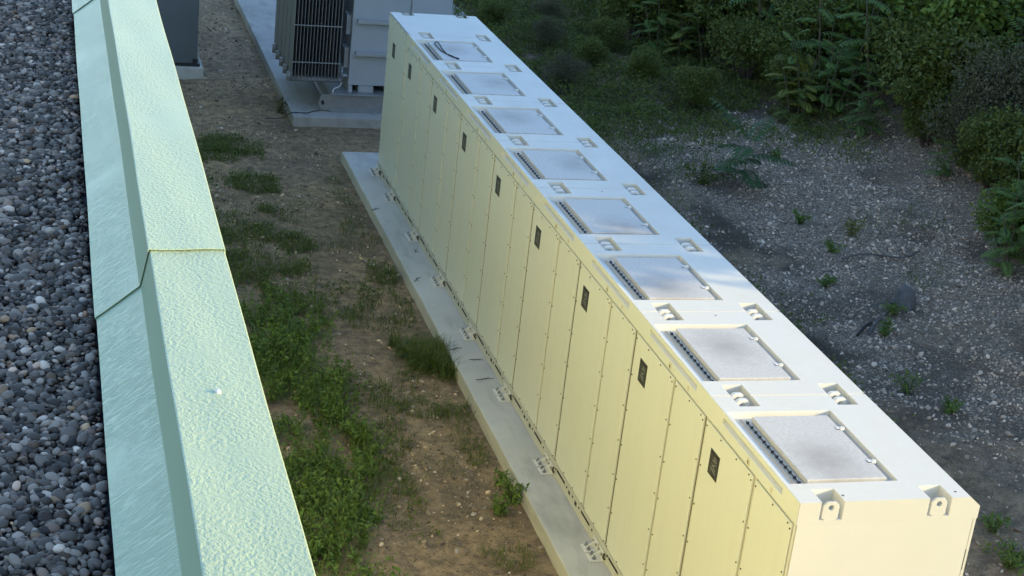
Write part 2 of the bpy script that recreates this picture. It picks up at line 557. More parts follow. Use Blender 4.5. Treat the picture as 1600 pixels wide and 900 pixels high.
# ------------------------------------------------------------------ building with parapet
bld = thing('building', 'building edge with mint green metal parapet and pebble covered flat roof', 'building', (-12, -4, -0.3))
WX = -5.515
MB().box(-30, WX, -30, 36, -0.4, 7.298).build('wall', M['wall'], bld)
MB().box(-5.70, WX, -30, 36, 7.30, 7.53).build('parapet_wall', M['wall'], bld)

PROF = [(-5.500, 7.560), (-5.483, 7.566), (-5.486, 7.643), (-5.489, 7.646), (-5.680, 7.6425), (-5.683, 7.6405), (-5.702, 7.542), (-5.7035, 7.540), (-5.812, 7.452), (-5.806, 7.443)]
def coping(y0, y1, off, seed, name='coping_sheet'):
    # folded sheet: inner skirt, upstand, top, outer drip; a hollow shell 2 mm thick, gently buckled
    rnd = random.Random(seed)
    base = (-5.60, y0, 7.45)
    segs = max(2, int((y1-y0)/0.12))
    ys = np.linspace(y0, y1, segs+1)
    ph = rnd.uniform(0, 6)
    def strip(i0, i1, nm, mt, parent):
        sub = 6 if nm in ('coping_top', 'inner_skirt') else 1
        pr = []
        for i in range(i0, i1):
            for s in range(sub if i in (3, 7) else 1):
                t = s/(sub if i in (3, 7) else 1)
                pr.append((PROF[i][0]*(1-t)+PROF[i+1][0]*t, PROF[i][1]*(1-t)+PROF[i+1][1]*t))
        pr.append(PROF[i1])
        vs = []
        for y in ys:
            for (x, z) in pr:
                w = 0.0014*math.sin(y*2.1+ph) + 0.0010*math.sin(y*5.3+x*40+ph)
                lf = off
                vs.append((x + lf*(0.25 if x > -5.6 else -0.8) + w*0.5, y, z + lf*(1.0 if z > 7.6 else 0.55) + w))
        k = len(pr)
        fs = [(a*k+b, (a+1)*k+b, (a+1)*k+b+1, a*k+b+1) for a in range(segs) for b in range(k-1)]
        mb = MB().add(vs, fs)
        o = mb.build(nm, mt, parent, 0, True, base)
        o.data.set_sharp_from_angle(angle=math.radians(18))
        md = o.modifiers.new('sheet', 'SOLIDIFY'); md.thickness = 0.0022; md.offset = -1
        es = o.modifiers.new('crisp_folds', 'EDGE_SPLIT'); es.split_angle = math.radians(25)
        return o
    root = bpy.data.objects.new(name, None)
    col.objects.link(root)
    root.empty_display_size = 0.1
    WORLD_LOC[root] = Vector(base)
    root.parent = bld
    root.location = Vector(base)-WORLD_LOC[bld]
    strip(0, 3, 'outer_drip', M['coping_skirt'], root)
    strip(3, 5, 'coping_top', M['coping_top'], root)
    strip(5, 7, 'upstand', M['coping_plain'], root)
    strip(7, 9, 'inner_skirt', M['coping_skirt'], root)
    return root
yj = [-13.486, -10.036, -6.586, -3.136, 0.314, 3.764, 7.214]
cops = []
for i in range(len(yj)-1):
    # each sheet laps over the one nearer to the roof's end
    cops.append(coping(yj[i], yj[i+1]+0.09, 0.0055*(i-2), 30+i))
# deck below the sheets
deck = MB().box(-5.79, -5.702, -13.4, 7.2, 7.30, 7.44)
deck.build('parapet_curb', M['roof_dark'], bld)
MB().box(-30, -5.793, -30, 36, 7.34, 7.385).build('roof_membrane', M['roof_dark'], bld)
def screw(x, y, z, par):
    mb = MB().tube([(x, y, z-0.004), (x, y, z+0.003)], 0.0065, 12)
    mb.tube([(x, y, z+0.003), (x, y, z+0.006)], 0.0028, 6)
    mb.build('coping_screw', M['lug_white'], par)
screw(-5.585, -7.43, 7.6410, cops[1])

# pebbles on the roof
def ico():
    t = (1+5**0.5)/2
    v = np.array([(-1, t, 0), (1, t, 0), (-1, -t, 0), (1, -t, 0), (0, -1, t), (0, 1, t), (0, -1, -t), (0, 1, -t), (t, 0, -1), (t, 0, 1), (-t, 0, -1), (-t, 0, 1)], float)
    v /= np.linalg.norm(v[0])
    f = [(0, 11, 5), (0, 5, 1), (0, 1, 7), (0, 7, 10), (0, 10, 11), (1, 5, 9), (5, 11, 4), (11, 10, 2), (10, 7, 6), (7, 1, 8), (3, 9, 4), (3, 4, 2), (3, 2, 6), (3, 6, 8), (3, 8, 9), (4, 9, 5), (2, 4, 11), (6, 2, 10), (8, 6, 7), (9, 8, 1)]
    return v, np.array(f)
def subdiv(v, f):
    v = [tuple(p) for p in v]; cache = {}; out = []
    def mid(a, b):
        k = (min(a, b), max(a, b))
        if k not in cache:
            p = (np.array(v[a])+np.array(v[b]))/2
            v.append(tuple(p/np.linalg.norm(p))); cache[k] = len(v)-1
        return cache[k]
    for a, b, c in f:
        ab, bc, ca = mid(a, b), mid(b, c), mid(c, a)
        out += [(a, ab, ca), (b, bc, ab), (c, ca, bc), (ab, bc, ca)]
    return np.array(v), np.array(out)
I0 = ico(); I1 = subdiv(*I0)
def stones(P, size, flat, cols, proto, lump=0.12, nvar=10, tilt=0.35):
    pv, pf = proto
    n_ = len(P)
    var = [pv*(1+lump*rng.normal(size=(len(pv), 1))) * (1+0.0*pv) for _ in range(nvar)]
    var = np.array(var)
    which = rng.integers(0, nvar, n_)
    s = np.stack([size*rng.uniform(0.85, 1.35, n_), size*rng.uniform(0.65, 1.0, n_), size*flat*rng.uniform(0.75, 1.2, n_)], -1)
    v = var[which]*s[:, None, :]
    a = rng.uniform(0, 2*np.pi, n_); tx = rng.normal(0, tilt, n_); ty = rng.normal(0, tilt, n_)
    def rot(v, i, j, t):
        c, s_ = np.cos(t)[:, None], np.sin(t)[:, None]
        vi = v[..., i]*c - v[..., j]*s_; vj = v[..., i]*s_ + v[..., j]*c
        v = v.copy(); v[..., i] = vi; v[..., j] = vj
        return v
    v = rot(v, 1, 2, tx); v = rot(v, 0, 2, ty); v = rot(v, 0, 1, a)
    v = v + P[:, None, :]
    F = (pf[None] + (np.arange(n_)*len(pv))[:, None, None]).reshape(-1, 3)
    C = np.repeat(cols, len(pv), axis=0)
    return v.reshape(-1, 3), F, C
def pebble_cols(n_):
    b = np.clip(rng.lognormal(math.log(0.118), 0.68, n_), 0.025, 0.6)
    c = np.stack([b*1.38, b*1.06, b*0.80], -1)
    k = rng.uniform(size=n_)
    c[k < 0.12] *= np.array([1.12, 0.94, 0.84])
    c[k > 0.975] *= np.array([1.30, 1.0, 0.70])
    return c
def pebble_field(x0, x1, y0, y1, spc, size, protos_, layers=(0, 1)):
    out = []
    for layer in layers:
        proto = protos_[layer]
        sp = spc*(1.3 if layer == 0 else 1.0)
        xs = np.arange(x0, x1, sp); ys = np.arange(y0, y1, sp)
        A, B = np.meshgrid(xs, ys)
        P = np.stack([A.ravel(), B.ravel(), np.zeros(A.size)], -1)
        P[:, :2] += rng.uniform(-0.55, 0.55, (len(P), 2))*sp
        hh = fbm(P[:, 0]*6, P[:, 1]*6, 41, 3)
        sz = size*np.clip(rng.lognormal(0, 0.40, len(P)), 0.45, 2.3)
        P[:, 2] = 7.388 + layer*0.011 + (hh-0.5)*0.03 + rng.uniform(-0.004, 0.004, len(P))
        keep = P[:, 0] < -5.808 - sz*0.4
        P = P[keep]; sz = sz[keep]
        out.append(stones(P, sz, 0.62, pebble_cols(len(P)), proto, 0.055))
    return out
parts_ = pebble_field(-6.24, -5.79, -8.75, -6.0, 0.0148, 0.0090, (I0, I1)) + pebble_field(-6.50, -5.79, -6.0, 2.2, 0.0172, 0.0103, (I0, I0)) + pebble_field(-8.2, -6.48, -8.75, 2.2, 0.034, 0.019, (I0, I0), (1,)) + pebble_field(-6.50, -6.22, -8.75, -5.95, 0.020, 0.0118, (I0, I0), (1,))
Vs, Fs, Cs, o_ = [], [], [], 0
for v, f, c in parts_:
    Vs.append(v); Fs.append(f+o_); Cs.append(c); o_ += len(v)
me = np_mesh('pebbles', np.concatenate(Vs)-np.array([-12, -4, -0.3]), np.concatenate(Fs), np.concatenate(Cs), True)
pb = bpy.data.objects.new('roof_pebbles', me); me.materials.append(M['stone'])
col.objects.link(pb); pb.parent = bld; pb['kind'] = 'stuff'

# ------------------------------------------------------------------ battery container
H = 2.992; PI_ = 2.0026; NM = 8; LEN = 8*PI_+1.703; WD = 1.68; ZF = 2.785
bat = thing('battery_container', 'long white battery storage container with roof hatches and cream doors', 'battery container', (0.84, LEN/2, 0.0))

# roof shell: a grid of plates with sunken hatch wells, lifting pockets and module joints
xb = [0.0, 0.028, 0.195, 0.405, 1.055, 1.19, 1.40, 1.575]
ybs = {0.0, LEN}
cells = []   # (x0,x1,y0,y1,depth)
for k in range(NM):
    b = k*PI_
    cells.append((0.028, 1.055, b+0.32, b+1.67, 0.062))
for k in range(NM+1):
    b = k*PI_
    for (x0, x1) in ((0.195, 0.405), (1.19, 1.40)):
        cells.append((x0, x1, (b-0.225) if k else 0.0, b+(0.235 if k else 0.22), 0.172))
for (x0, x1) in ((0.195, 0.405), (1.19, 1.40)):
    cells.append((x0, x1, LEN-0.22, LEN, 0.172))
for k in range(1, NM+1):
    cells.append((0.0, 1.575, k*PI_-0.009, k*PI_+0.009, 0.013))
for c in cells:
    ybs |= {c[2], c[3]}
yb = sorted(ybs)
def depth(x, y):
    d = 0
    for (x0, x1, y0, y1, dd) in cells:
        if x0 < x < x1 and y0 < y < y1:
            d = max(d, dd)
    return d
D = [[depth((xb[i]+xb[i+1])/2, (yb[j]+yb[j+1])/2) for j in range(len(yb)-1)] for i in range(len(xb)-1)]
mb = MB(); eb = MB()
for i in range(len(xb)-1):
    for j in range(len(yb)-1):
        x0, x1, y0, y1 = xb[i], xb[i+1], yb[j], yb[j+1]
        z = H-D[i][j]
        mb.quad((x0, y0, z), (x1, y0, z), (x1, y1, z), (x0, y1, z))
        if i+1 < len(xb)-1 and abs(D[i+1][j]-D[i][j]) > 1e-6:
            z2 = H-D[i+1][j]
            mb.quad((x1, y0, z), (x1, y0, z2), (x1, y1, z2), (x1, y1, z)) if z < z2 else mb.quad((x1, y0, z), (x1, y1, z), (x1, y1, z2), (x1, y0, z2))
        if j+1 < len(yb)-1 and abs(D[i][j+1]-D[i][j]) > 1e-6:
            z2 = H-D[i][j+1]
            mb.quad((x0, y1, z), (x1, y1, z), (x1, y1, z2), (x0, y1, z2)) if z2 > z else mb.quad((x0, y1, z), (x0, y1, z2), (x1, y1, z2), (x1, y1, z))
    # end bands
    z0 = H-D[i][0]; z9 = H-D[i][-1]
    eb.quad((xb[i], 0, ZF), (xb[i+1], 0, ZF), (xb[i+1], 0, z0), (xb[i], 0, z0))
    mb.quad((xb[i+1], LEN, ZF), (xb[i], LEN, ZF), (xb[i], LEN, z9), (xb[i+1], LEN, z9))
# outer chamfer, right band, underside
for (y0, y1) in zip(yb[:-1], yb[1:]):
    mb.quad((1.575, y0, H), (WD, y0, 2.905), (WD, y1, 2.905), (1.575, y1, H))
    mb.quad((WD, y0, 2.905), (WD, y0, ZF), (WD, y1, ZF), (WD, y1, 2.905))
eb.add([(1.575, 0, ZF), (WD, 0, ZF), (WD, 0, 2.905), (1.575, 0, H)], [(0, 1, 2, 3)])
eb.build('end_band', M['shell_white'], bat)
mb.add([(1.575, LEN, ZF), (WD, LEN, ZF), (WD, LEN, 2.905), (1.575, LEN, H)], [(3, 2, 1, 0)])
mb.quad((0, 0, ZF), (0, LEN, ZF), (WD, LEN, ZF), (WD, 0, ZF))
mb.build('roof_shell', M['roof_white'], bat)
# fascia band along the left, with a sloped rain slot beside each hatch
mb = MB()
fx = -0.002
def fas(y0, y1, pr):
    for a, b in zip(pr[:-1], pr[1:]):
        mb.quad((a[0], y0, a[1]), (a[0], y1, a[1]), (b[0], y1, b[1]), (b[0], y0, b[1]))
plain = [(fx, ZF-0.002), (fx, H-0.004), (0.004, H-0.001)]
slotp = [(fx, ZF-0.002), (fx, 2.880)]
slotu = [(0.080, 2.946), (fx, 2.944), (fx, H-0.004), (0.004, H-0.001)]
sills = []
yy = 0.0
for k in range(NM):
    b = k*PI_
    fas(yy, b+0.335, plain); fas(b+0.335, b+1.665, slotp); fas(b+0.335, b+1.665, slotu); yy = b+1.665; sills.append((b+0.335, b+1.665))
    for s, y in ((1, b+0.335), (-1, b+1.665)):
        q = [(fx, y, 2.880), (0.080, y, 2.918), (0.080, y, 2.946), (fx, y, 2.944)]
        mb.add(q, [(0, 1, 2, 3) if s > 0 else (3, 2, 1, 0)])
fas(yy, 16.06, plain)
mb.build('fascia_band', M['door_white'], bat)
for (a, b) in sills:
    MB().quad((fx, a, 2.880), (fx, b, 2.880), (0.080, b, 2.918), (0.080, a, 2.918)).quad((0.080, a, 2.918), (0.080, b, 2.918), (0.080, b, 2.946), (0.080, a, 2.946)).build('drip_sill', M['sill'], bat)
# body behind the doors
MB().box(0.022, 1.655, 0.016, LEN-0.01, 0.20, ZF-0.004).build('body_frame', M['gap'], bat)
MB().box(0.012, 1.64, 0.0, 0.0155, 0.02, ZF-0.0004).build('end_panel', M['shell_white'], bat)
MB().box(0.03, 1.64, LEN-0.0095, LEN, 0.02, ZF-0.003).build('end_panel', M['shell_white'], bat, 0.002)
# right-hand corner rail with slots
rail = MB().box(1.648, WD-0.004, 0.004, LEN-0.004, 0.02, 2.835-0.055).build('side_rail', M['shell_white'], bat, 0.003)
for z0 in (0.25, 0.75, 1.25, 1.78, 2.28):
    MB().box(1.6405, 1.6478, -0.001, 0.02, z0, z0+0.20).build('rail_slot', M['slot'], rail)
# left corner post, set back beside the last door
MB().box(0.006, 0.0215, 0.018, 0.05, 0.2, ZF-0.006).build('corner_post', M['roof_white'], bat, 0.002)

# doors
ZB = 0.205; ZT = 2.752
def door_mesh(w, zt=ZT):
    mb = MB().box(0.0, 0.020, 0.0, w, ZB, zt)
    return mb.mesh('door')
def bolts_mesh(w, zt=ZT):
    mb = MB()
    def bolt(y, z):
        mb.tube([(0.0015, y, z), (-0.007, y, z)], [0.0095, 0.0075], 6)
    for i in range(7):
        z = 0.22+0.4135*i
        for y in (0.022, w-0.022):
            bolt(y, z+0.002)
    kx = int(round(w/0.33))
    for i in range(1, kx):
        bolt(w*i/kx, zt-0.028); bolt(w*i/kx, ZB+0.028)
    bolt(0.075, zt-0.024)
    return mb.mesh('door_bolts')
def plate_meshes():
    # dark plate 0.215 wide and 0.25 tall with a raised rim and a pale slanting mark
    a = MB().box(-0.004, 0.001, 0, 0.215, 0, 0.25)
    b = MB()
    t = 0.006
    for (y0, y1, z0, z1) in ((0.012, 0.203, 0.222, 0.232), ):
        b.box(-0.0055, -0.0035, y0, y1, z0, z1)
    c = MB()
    X0, X1 = -0.0056, -0.0034
    # mark: rows of slanted strokes running up the plate
    for (p, q, w) in (((0.050, 0.055), (0.165, 0.085), 0.012), ((0.060, 0.085), (0.150, 0.125), 0.010), ((0.045, 0.150), (0.120, 0.110), 0.010),
                      ((0.050, 0.170), (0.140, 0.165), 0.013), ((0.060, 0.195), (0.110, 0.200), 0.012), ((0.155, 0.040), (0.175, 0.048), 0.008)):
        c.prism([(p[0], p[1]-w/2), (q[0], q[1]-w/2), (q[0], q[1]+w/2), (p[0], p[1]+w/2)], 'x', X0, X1)
    return a.mesh('name_plate'), b.mesh('plate_rule'), c.mesh('plate_mark')
pl, pr_, pm = plate_meshes()
def child(name, me, mat, parent, loc, bevel=0.0):
    # loc is given in the parent's own space
    if len(me.materials) == 0:
        me.materials.append(mat)
    o = bpy.data.objects.new(name, me); col.objects.link(o)
    o.parent = parent; o.location = loc
    if bevel:
        md = o.modifiers.new('bevel', 'BEVEL'); md.width = bevel; md.segments = 2; md.limit_method = 'ANGLE'
    return o
WN, WW = 0.768, 1.098
dn, dw, df = door_mesh(WN), door_mesh(WW), door_mesh(1.60, 2.965)
bn, bw, bf = bolts_mesh(WN), bolts_mesh(WW), bolts_mesh(1.60, 2.965)
B0 = Vector((0.84, LEN/2, 0.0))
def add_door(me, bm_, y, plate_at=None):
    d = child('door', me, M['door_white'], bat, Vector((0, y, 0))-B0, 0.004)
    b = child('door_bolts', bm_, M['bolt'], d, (0, 0, 0)); b['kind'] = 'stuff'
    if plate_at is not None:
        p = child('name_plate', pl, M['plate'], d, (0, plate_at[0], plate_at[1]))
    return d
# the plate's print is merged into the plate mesh as further materials, so it stays on the second level
def join_meshes(name, lst):
    vs, fs, mi = [], [], []
    for i, me in enumerate(lst):
        o = len(vs)
        vs += [tuple(v.co) for v in me.vertices]
        for p in me.polygons:
            fs.append(tuple(o+k for k in p.vertices)); mi.append(i)
    r = bpy.data.meshes.new(name); r.from_pydata(vs, [], fs); r.update()
    r.polygons.foreach_set('material_index', mi)
    return r
pl = join_meshes('name_plate', [pl, pr_, pm])
for mt in (M['plate'], M['slot'], M['plate_mark']):
    pl.materials.append(mt)
for k in range(NM):
    b = k*PI_
    add_door(dn, bn, b+0.068)
    add_door(dw, bw, b+0.902, (0.690, 2.310))
add_door(df, bf, 16.10, (0.93, 2.31))
seam_shade_me = MB().box(0.015, 0.0215, 0.0, 0.006, ZB, ZT).mesh('seam_shade_strip')  # thin dark strip painted in place of the shadow gap beside each door
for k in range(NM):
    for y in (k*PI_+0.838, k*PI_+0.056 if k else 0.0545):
        child('seam_shade_strip', seam_shade_me, M['seam_shade'], bat, Vector((0, y, 0))-B0)
# small fittings on the fascia
for k in range(NM):
    b = k*PI_
    o = MB().box(-0.005, -0.0025, b+1.00, b+1.055, 2.792, 2.862).tube([(-0.004, b+1.027, 2.832), (-0.012, b+1.027, 2.832)], 0.011, 8)
    o.build('fascia_latch', M['sticker'], bat)
    kk = MB().tube([(-0.012, b+1.027, 2.832), (-0.0145, b+1.027, 2.832)], 0.009, 8).box(-0.0065, -0.005, b+1.021, b+1.033, 2.805, 2.828)
    kk.build('latch_keyhole', M['slot'], bat)
    MB().box(-0.0035, -0.0023, b+0.50, b+0.545, 2.80, 2.845).build('sticker', M['sticker'], bat)

# base rail with slots and anchor brackets
rl = MB()
rl.box(0.004, 0.10, 0.004, LEN-0.004, 0.006, 0.020).box(0.010, 0.030, 0.004, LEN-0.004, 0.020, 0.197).box(-0.004, 0.10, 0.004, LEN-0.004, 0.185, 0.1985)
rl = rl.build('base_rail', M['shell_white'], bat)
for k in range(NM+1):
    b = k*PI_
    for (a, w, z0, z1) in ((0.60, 0.32, 0.105, 0.135), (1.10, 0.07, 0.075, 0.125), (1.36, 0.06, 0.08, 0.12), (1.58, 0.32, 0.105, 0.135)):
        if b+a+w < LEN-0.1:
            MB().box(0.0075, 0.0105, b+a, b+a+w, z0, z1).build('rail_slot', M['slot'], rl)
    for a in (0.50, 1.00, 1.26, 1.49, 1.94):
        if b+a < LEN-0.1:
            MB().tube([(0.012, b+a, 0.12), (0.002, b+a, 0.12)], 0.014, 6).build('rail_bolt', M['bolt'], rl)
def bracket(y):
    mb = MB()
    for (y0, y1) in ((y-0.185, y-0.015), (y+0.015, y+0.185)):
        mb.box(-0.150, 0.004, y0, y1, 0.003, 0.016)
        mb.box(-0.010, 0.006, y0+0.01, y1-0.01, 0.016, 0.120)
        mb.prism([(-0.135, 0.016), (-0.010, 0.016), (-0.010, 0.110)], 'y', (y0+y1)/2-0.006, (y0+y1)/2+0.006)
    o = mb.build('anchor_bracket', M['lug_white'], bat, 0.003)
    bt = MB()
    for yy_ in (y-0.145, y-0.055, y+0.055, y+0.145):
        bt.tube([(-0.095, yy_, 0.016), (-0.095, yy_, 0.032)], 0.024, 6)
        bt.tube([(-0.095, yy_, 0.032), (-0.095, yy_, 0.062)], 0.010, 6)
        bt.tube([(-0.008, yy_, 0.075), (-0.024, yy_, 0.075)], 0.018, 6)
    bo = bt.build('bracket_bolts', M['galv'], o); bo['kind'] = 'stuff'
    MB().tube([(0.0, y-0.215, 0.045), (-0.02, y-0.215, 0.075), (-0.01, y-0.21, 0.12)], 0.012, 6).build('earth_lead', M['bolt'], o)
for k in range(NM+1):
    y = k*PI_+0.20
    bracket(y if k < NM else 16.20)
bracket(17.62)

# hatch lids
lid_me = MB().box(-0.373, 0.373, -0.597, 0.597, -0.052, 0.0).mesh('hatch_lid')
tab_me = MB().box(0.335, 0.405, -0.022, 0.022, -0.004, 0.005).tube([(0.400, 0, -0.02), (0.400, 0, 0.009)], 0.020, 8).mesh('latch_tab')
tabd_me = MB().box(0.332, 0.366, -0.030, 0.012, 0.0005, 0.0035).mesh('latch_recess')
hin = MB()
hin.tube([(-0.425, -0.60, -0.044), (-0.425, 0.60, -0.044)], 0.0055, 6)
for i in range(13):
    y = -0.56+i*0.0935
    hin.box(-0.434, -0.410, y-0.008, y+0.008, -0.054, -0.034)
hin_me = hin.mesh('hinge')
gas_me = MB().box(-0.478, -0.448, -0.63, 0.63, -0.058, -0.048).mesh('gasket_strip')
for k in range(NM):
    c0 = Vector((0.608, k*PI_+0.981, H-0.003))
    ld = child('hatch_lid', lid_me, M['lid'], bat, c0-B0, 0.005)
    ld.rotation_euler = (random.uniform(-1, 1)*0.002, random.uniform(-1, 1)*0.002, random.uniform(-1, 1)*0.003)
    for dy in (-0.30, 0.33):
        child('latch_tab', tab_me, M['lug_white'], ld, (0, dy, 0))
        child('latch_recess', tabd_me, M['bolt'], ld, (0, dy, 0))
    child('hinge', hin_me, M['black'], ld, (0, 0, 0))
    child('gasket_strip', gas_me, M['tan'], ld, (0, 0, 0))

# lifting lugs
def lug_mesh(th):
    # plate in the XZ plane with clipped top corners and an eye; origin at the foot
    w, hgt, cl, hz, hr = 0.074, 0.166, 0.034, 0.112, 0.025
    n_ = 24
    def outer(t):
        dx, dz = math.cos(t), math.sin(t)
        best = 1e9
        for (nx_, nz_, d_) in ((1, 0, w), (-1, 0, w), (0, 1, hgt-hz), (0, -1, hz), (0.7071, 0.7071, (w+hgt-hz-cl)*0.7071), (-0.7071, 0.7071, (w+hgt-hz-cl)*0.7071)):
            q = nx_*dx+nz_*dz
            if q > 1e-6:
                best = min(best, d_/q)
        return dx*best, hz+dz*best
    vs = []
    for y in (-th/2, th/2):
        for i in range(n_):
            t = 2*math.pi*(i+0.5)/n_
            x, z = outer(t); vs.append((x, y, z))
        for i in range(n_):
            t = 2*math.pi*(i+0.5)/n_
            vs.append((hr*math.cos(t), y, hz+hr*math.sin(t)))
    fs = []
    for i in range(n_):
        j = (i+1) % n_
        fs += [(i, j, n_+j, n_+i), (2*n_+j, 2*n_+i, 3*n_+i, 3*n_+j), (i, 2*n_+i, 2*n_+j, j), (n_+i, n_+j, 3*n_+j, 3*n_+i)]
    return MB().add(vs, fs).mesh('lifting_lug')
lug1 = lug_mesh(0.045); lug2 = lug_mesh(0.022)
for k in range(NM+2):
    for xc in (0.292, 1.290):
        if k == 0:
            child('lifting_lug', lug2, M['shell_white'], bat, Vector((xc, 0.016, H-0.171))-B0, 0.003)
        elif k == NM+1:
            child('lifting_lug', lug2, M['lug_white'], bat, Vector((xc, LEN-0.016, H-0.171))-B0, 0.003)
        else:
            for dy in (-0.062, 0.062):
                child('lifting_lug', lug1, M['lug_white'], bat, Vector((xc, k*PI_+dy, H-0.171))-B0, 0.003)
for (x, y) in ((0.80, PI_*2-0.10), (0.43, 0.10), (1.48, 0.10), (0.83, PI_*4-0.12)):
    MB().tube([(x, y, H-0.001), (x, y, H+0.001)], 0.012, 10).build('roof_plug', M['bolt'], bat)
# black cable lying on the farthest hatch
pts = [(0.49, 14.43), (0.42, 14.60), (0.36, 14.78), (0.32, 15.0), (0.305, 15.25), (0.32, 15.46), (0.355, 15.545), (0.385, 15.50), (0.385, 15.30), (0.37, 15.12), (0.362, 14.92), (0.375, 14.73), (0.43, 14.58), (0.50, 14.45)]
from mathutils import geometry as mgeo
def smooth_path(p, step=6):
    P = [Vector(q) for q in p]; out = []
    for i in range(len(P)-1):
        a, b, c, d = P[max(i-1, 0)], P[i], P[i+1], P[min(i+2, len(P)-1)]
        for s in range(step):
            t = s/step
            out.append(0.5*((2*b)+(c-a)*t+(2*a-5*b+4*c-d)*t*t+(3*b-a-3*c+d)*t**3))
    out.append(P[-1])
    return out
cb = MB().tube(smooth_path([(x, y, H+0.008+0.008*(i % 3 == 1)) for i, (x, y) in enumerate(pts)]), 0.009, 6)
tag(cb.build('cable_loop', M['black'], None, 0, True), 'thin black cable looped on the farthest roof hatch of the container', 'cable')

# ------------------------------------------------------------------ transformer
TY = 21.63
tr = thing('power_transformer', 'grey oil filled transformer with banks of radiator fins beyond the container', 'transformer', (0.6, 23.5, 0.0))
sk = MB().box(-0.27, 2.25, TY, 24.9, 0.0, 0.06).box(-0.24, 2.22, TY+0.03, 24.87, 0.06, 0.36).box(-0.29, 2.27, TY-0.02, 24.92, 0.36, 0.39)
sk = sk.build('skid_base', M['galv'], tr, 0.006)
MB().prism([(-0.51, 0.17), (-0.45, 0.03), (-0.24, 0.03), (-0.24, 0.36), (-0.46, 0.36)], 'y', TY+0.02, TY+0.055).build('pulling_lug', M['galv'], tr, 0.004)
MB().prism([(-0.46, 0.20), (-0.43, 0.14), (-0.385, 0.16), (-0.40, 0.23), (-0.44, 0.25)], 'y', TY+0.012, TY+0.0195).build('lug_eye', M['slot'], tr)
MB().box(0.12, 1.31, TY+0.26, 24.6, 0.52, 3.9).build('tank', M['tank'], tr, 0.008)
MB().box(1.312, 2.16, TY+0.20, 24.4, 0.52, 3.75).build('terminal_box', M['tank'], tr, 0.010)
for (x0, x1) in ((0.12, 0.20), (0.33, 0.64), (0.90, 1.25), (1.5, 2.1)):
    MB().box(x0, x1, TY+0.20, 24.5, 0.391, 0.5195).build('tank_foot', M['tank_rib'], tr)
for z in (1.20, 1.87, 2.54, 3.2):
    MB().box(0.215, 1.308, TY+0.14, TY+0.259, z, z+0.045).box(0.215, 1.308, TY+0.14, TY+0.152, z-0.035, z).build('tank_rib', M['tank_rib'], tr, 0.003)
for z in (0.85, 1.54, 2.25):
    MB().box(0.03, 0.118, TY+0.42, TY+0.80, z, z+0.41).build('pipe_box', M['tank_rib'], tr, 0.006)
for bnk in range(5):
    y0 = TY+0.06+bnk*0.575
    par = bpy.data.objects.new('radiator_bank', None); col.objects.link(par)
    par.parent = tr; WORLD_LOC[par] = Vector((-0.6, y0, 0.6)); par.location = WORLD_LOC[par]-WORLD_LOC[tr]
    fin_me = None
    for i in range(15):
        x = -1.085+i*0.068
        if fin_me is None:
            fin_me = MB().prism([(-0.0, 0.10), (0.04, 0.0), (0.46, 0.0), (0.50, 0.10), (0.50, 2.6), (0.46, 2.7), (0.04, 2.7), (0, 2.6)], 'x', -0.0045, 0.0045).mesh('radiator_fin')
        child('radiator_fin', fin_me, M['fin'], par, Vector((x, y0, 0.62))-WORLD_LOC[par])
    hp = MB().tube([(-1.15, y0+0.09, 0.645), (-0.06, y0+0.09, 0.645)], 0.055, 12)
    hp.build('header_pipe', M['fin'], par, 0, True)
    MB().tube([(-1.15, y0+0.25, 3.26), (-0.06, y0+0.25, 3.26)], 0.052, 12).build('header_pipe', M['fin'], par, 0, True)
    for z in (1.0, 1.76, 2.5):
        MB().box(-1.10, -0.11, y0-0.012, y0-0.002, z, z+0.022).build('tie_bar', M['fin'], par)
    MB().tube([(-1.12, y0+0.09, 0.60), (-1.12, y0+0.09, 0.78)], 0.062, 10).build('header_cap', M['fin'], par, 0, True)
MB().tube([(-0.06, TY+0.31, 0.70), (0.13, TY+0.31, 0.70)], 0.05, 10).tube([(-0.02, TY+0.31, 0.56), (-0.02, TY+0.31, 0.86)], 0.026, 8).tube([(-0.07, TY+0.31, 0.86), (0.03, TY+0.31, 0.86)], 0.012, 6).build('drain_valve', M['galv'], tr, 0, True)
MB().tube(smooth_path([(-0.02, TY+0.28, 0.56), (-0.07, TY+0.2, 0.50), (-0.2, TY+0.08, 0.47), (-0.22, TY+0.05, 0.40)]), 0.012, 6).build('earth_strap', M['lug_white'], tr)
wr = [(-0.48, TY+0.02, 0.02), (-0.62, TY-0.02, 0.012), (-0.75, TY-0.16, 0.012), (-0.92, TY-0.15, 0.012), (-1.09, TY-0.20, 0.015), (-1.25, TY-0.1, -0.13), (-1.6, TY-0.12, -0.14)]
tag(MB().tube(smooth_path(wr), 0.010, 6).build('ground_wire', M['black'], None, 0, True), 'thin dark earth wire running over the transformer slab edge', 'wire')

# ------------------------------------------------------------------ slate cabinet
cbn = thing('equipment_cabinet', 'tall plain slate grey cabinet on small plinth beyond the parapet', 'cabinet', (-3.4, 26.5, 0.03))
MB().box(-4.1, -2.70, 24.80, 28.4, 0.09, 3.2).build('cabinet_shell', M['cabinet'], cbn, 0.01)
MB().box(-4.12, -2.64, 24.77, 28.45, 0.032, 0.089).build('cabinet_plinth', M['cabinet_base'], cbn)
MB().box(-2.80, -2.69, 24.775, 24.798, 0.09, 0.20).build('corner_clip', M['cabinet_base'], cbn)
MB().prism([(-2.699, 0.09), (-2.645, 0.09), (-2.699, 0.60)], 'y', 24.81, 24.85).build('side_gusset', M['tank_rib'], cbn)

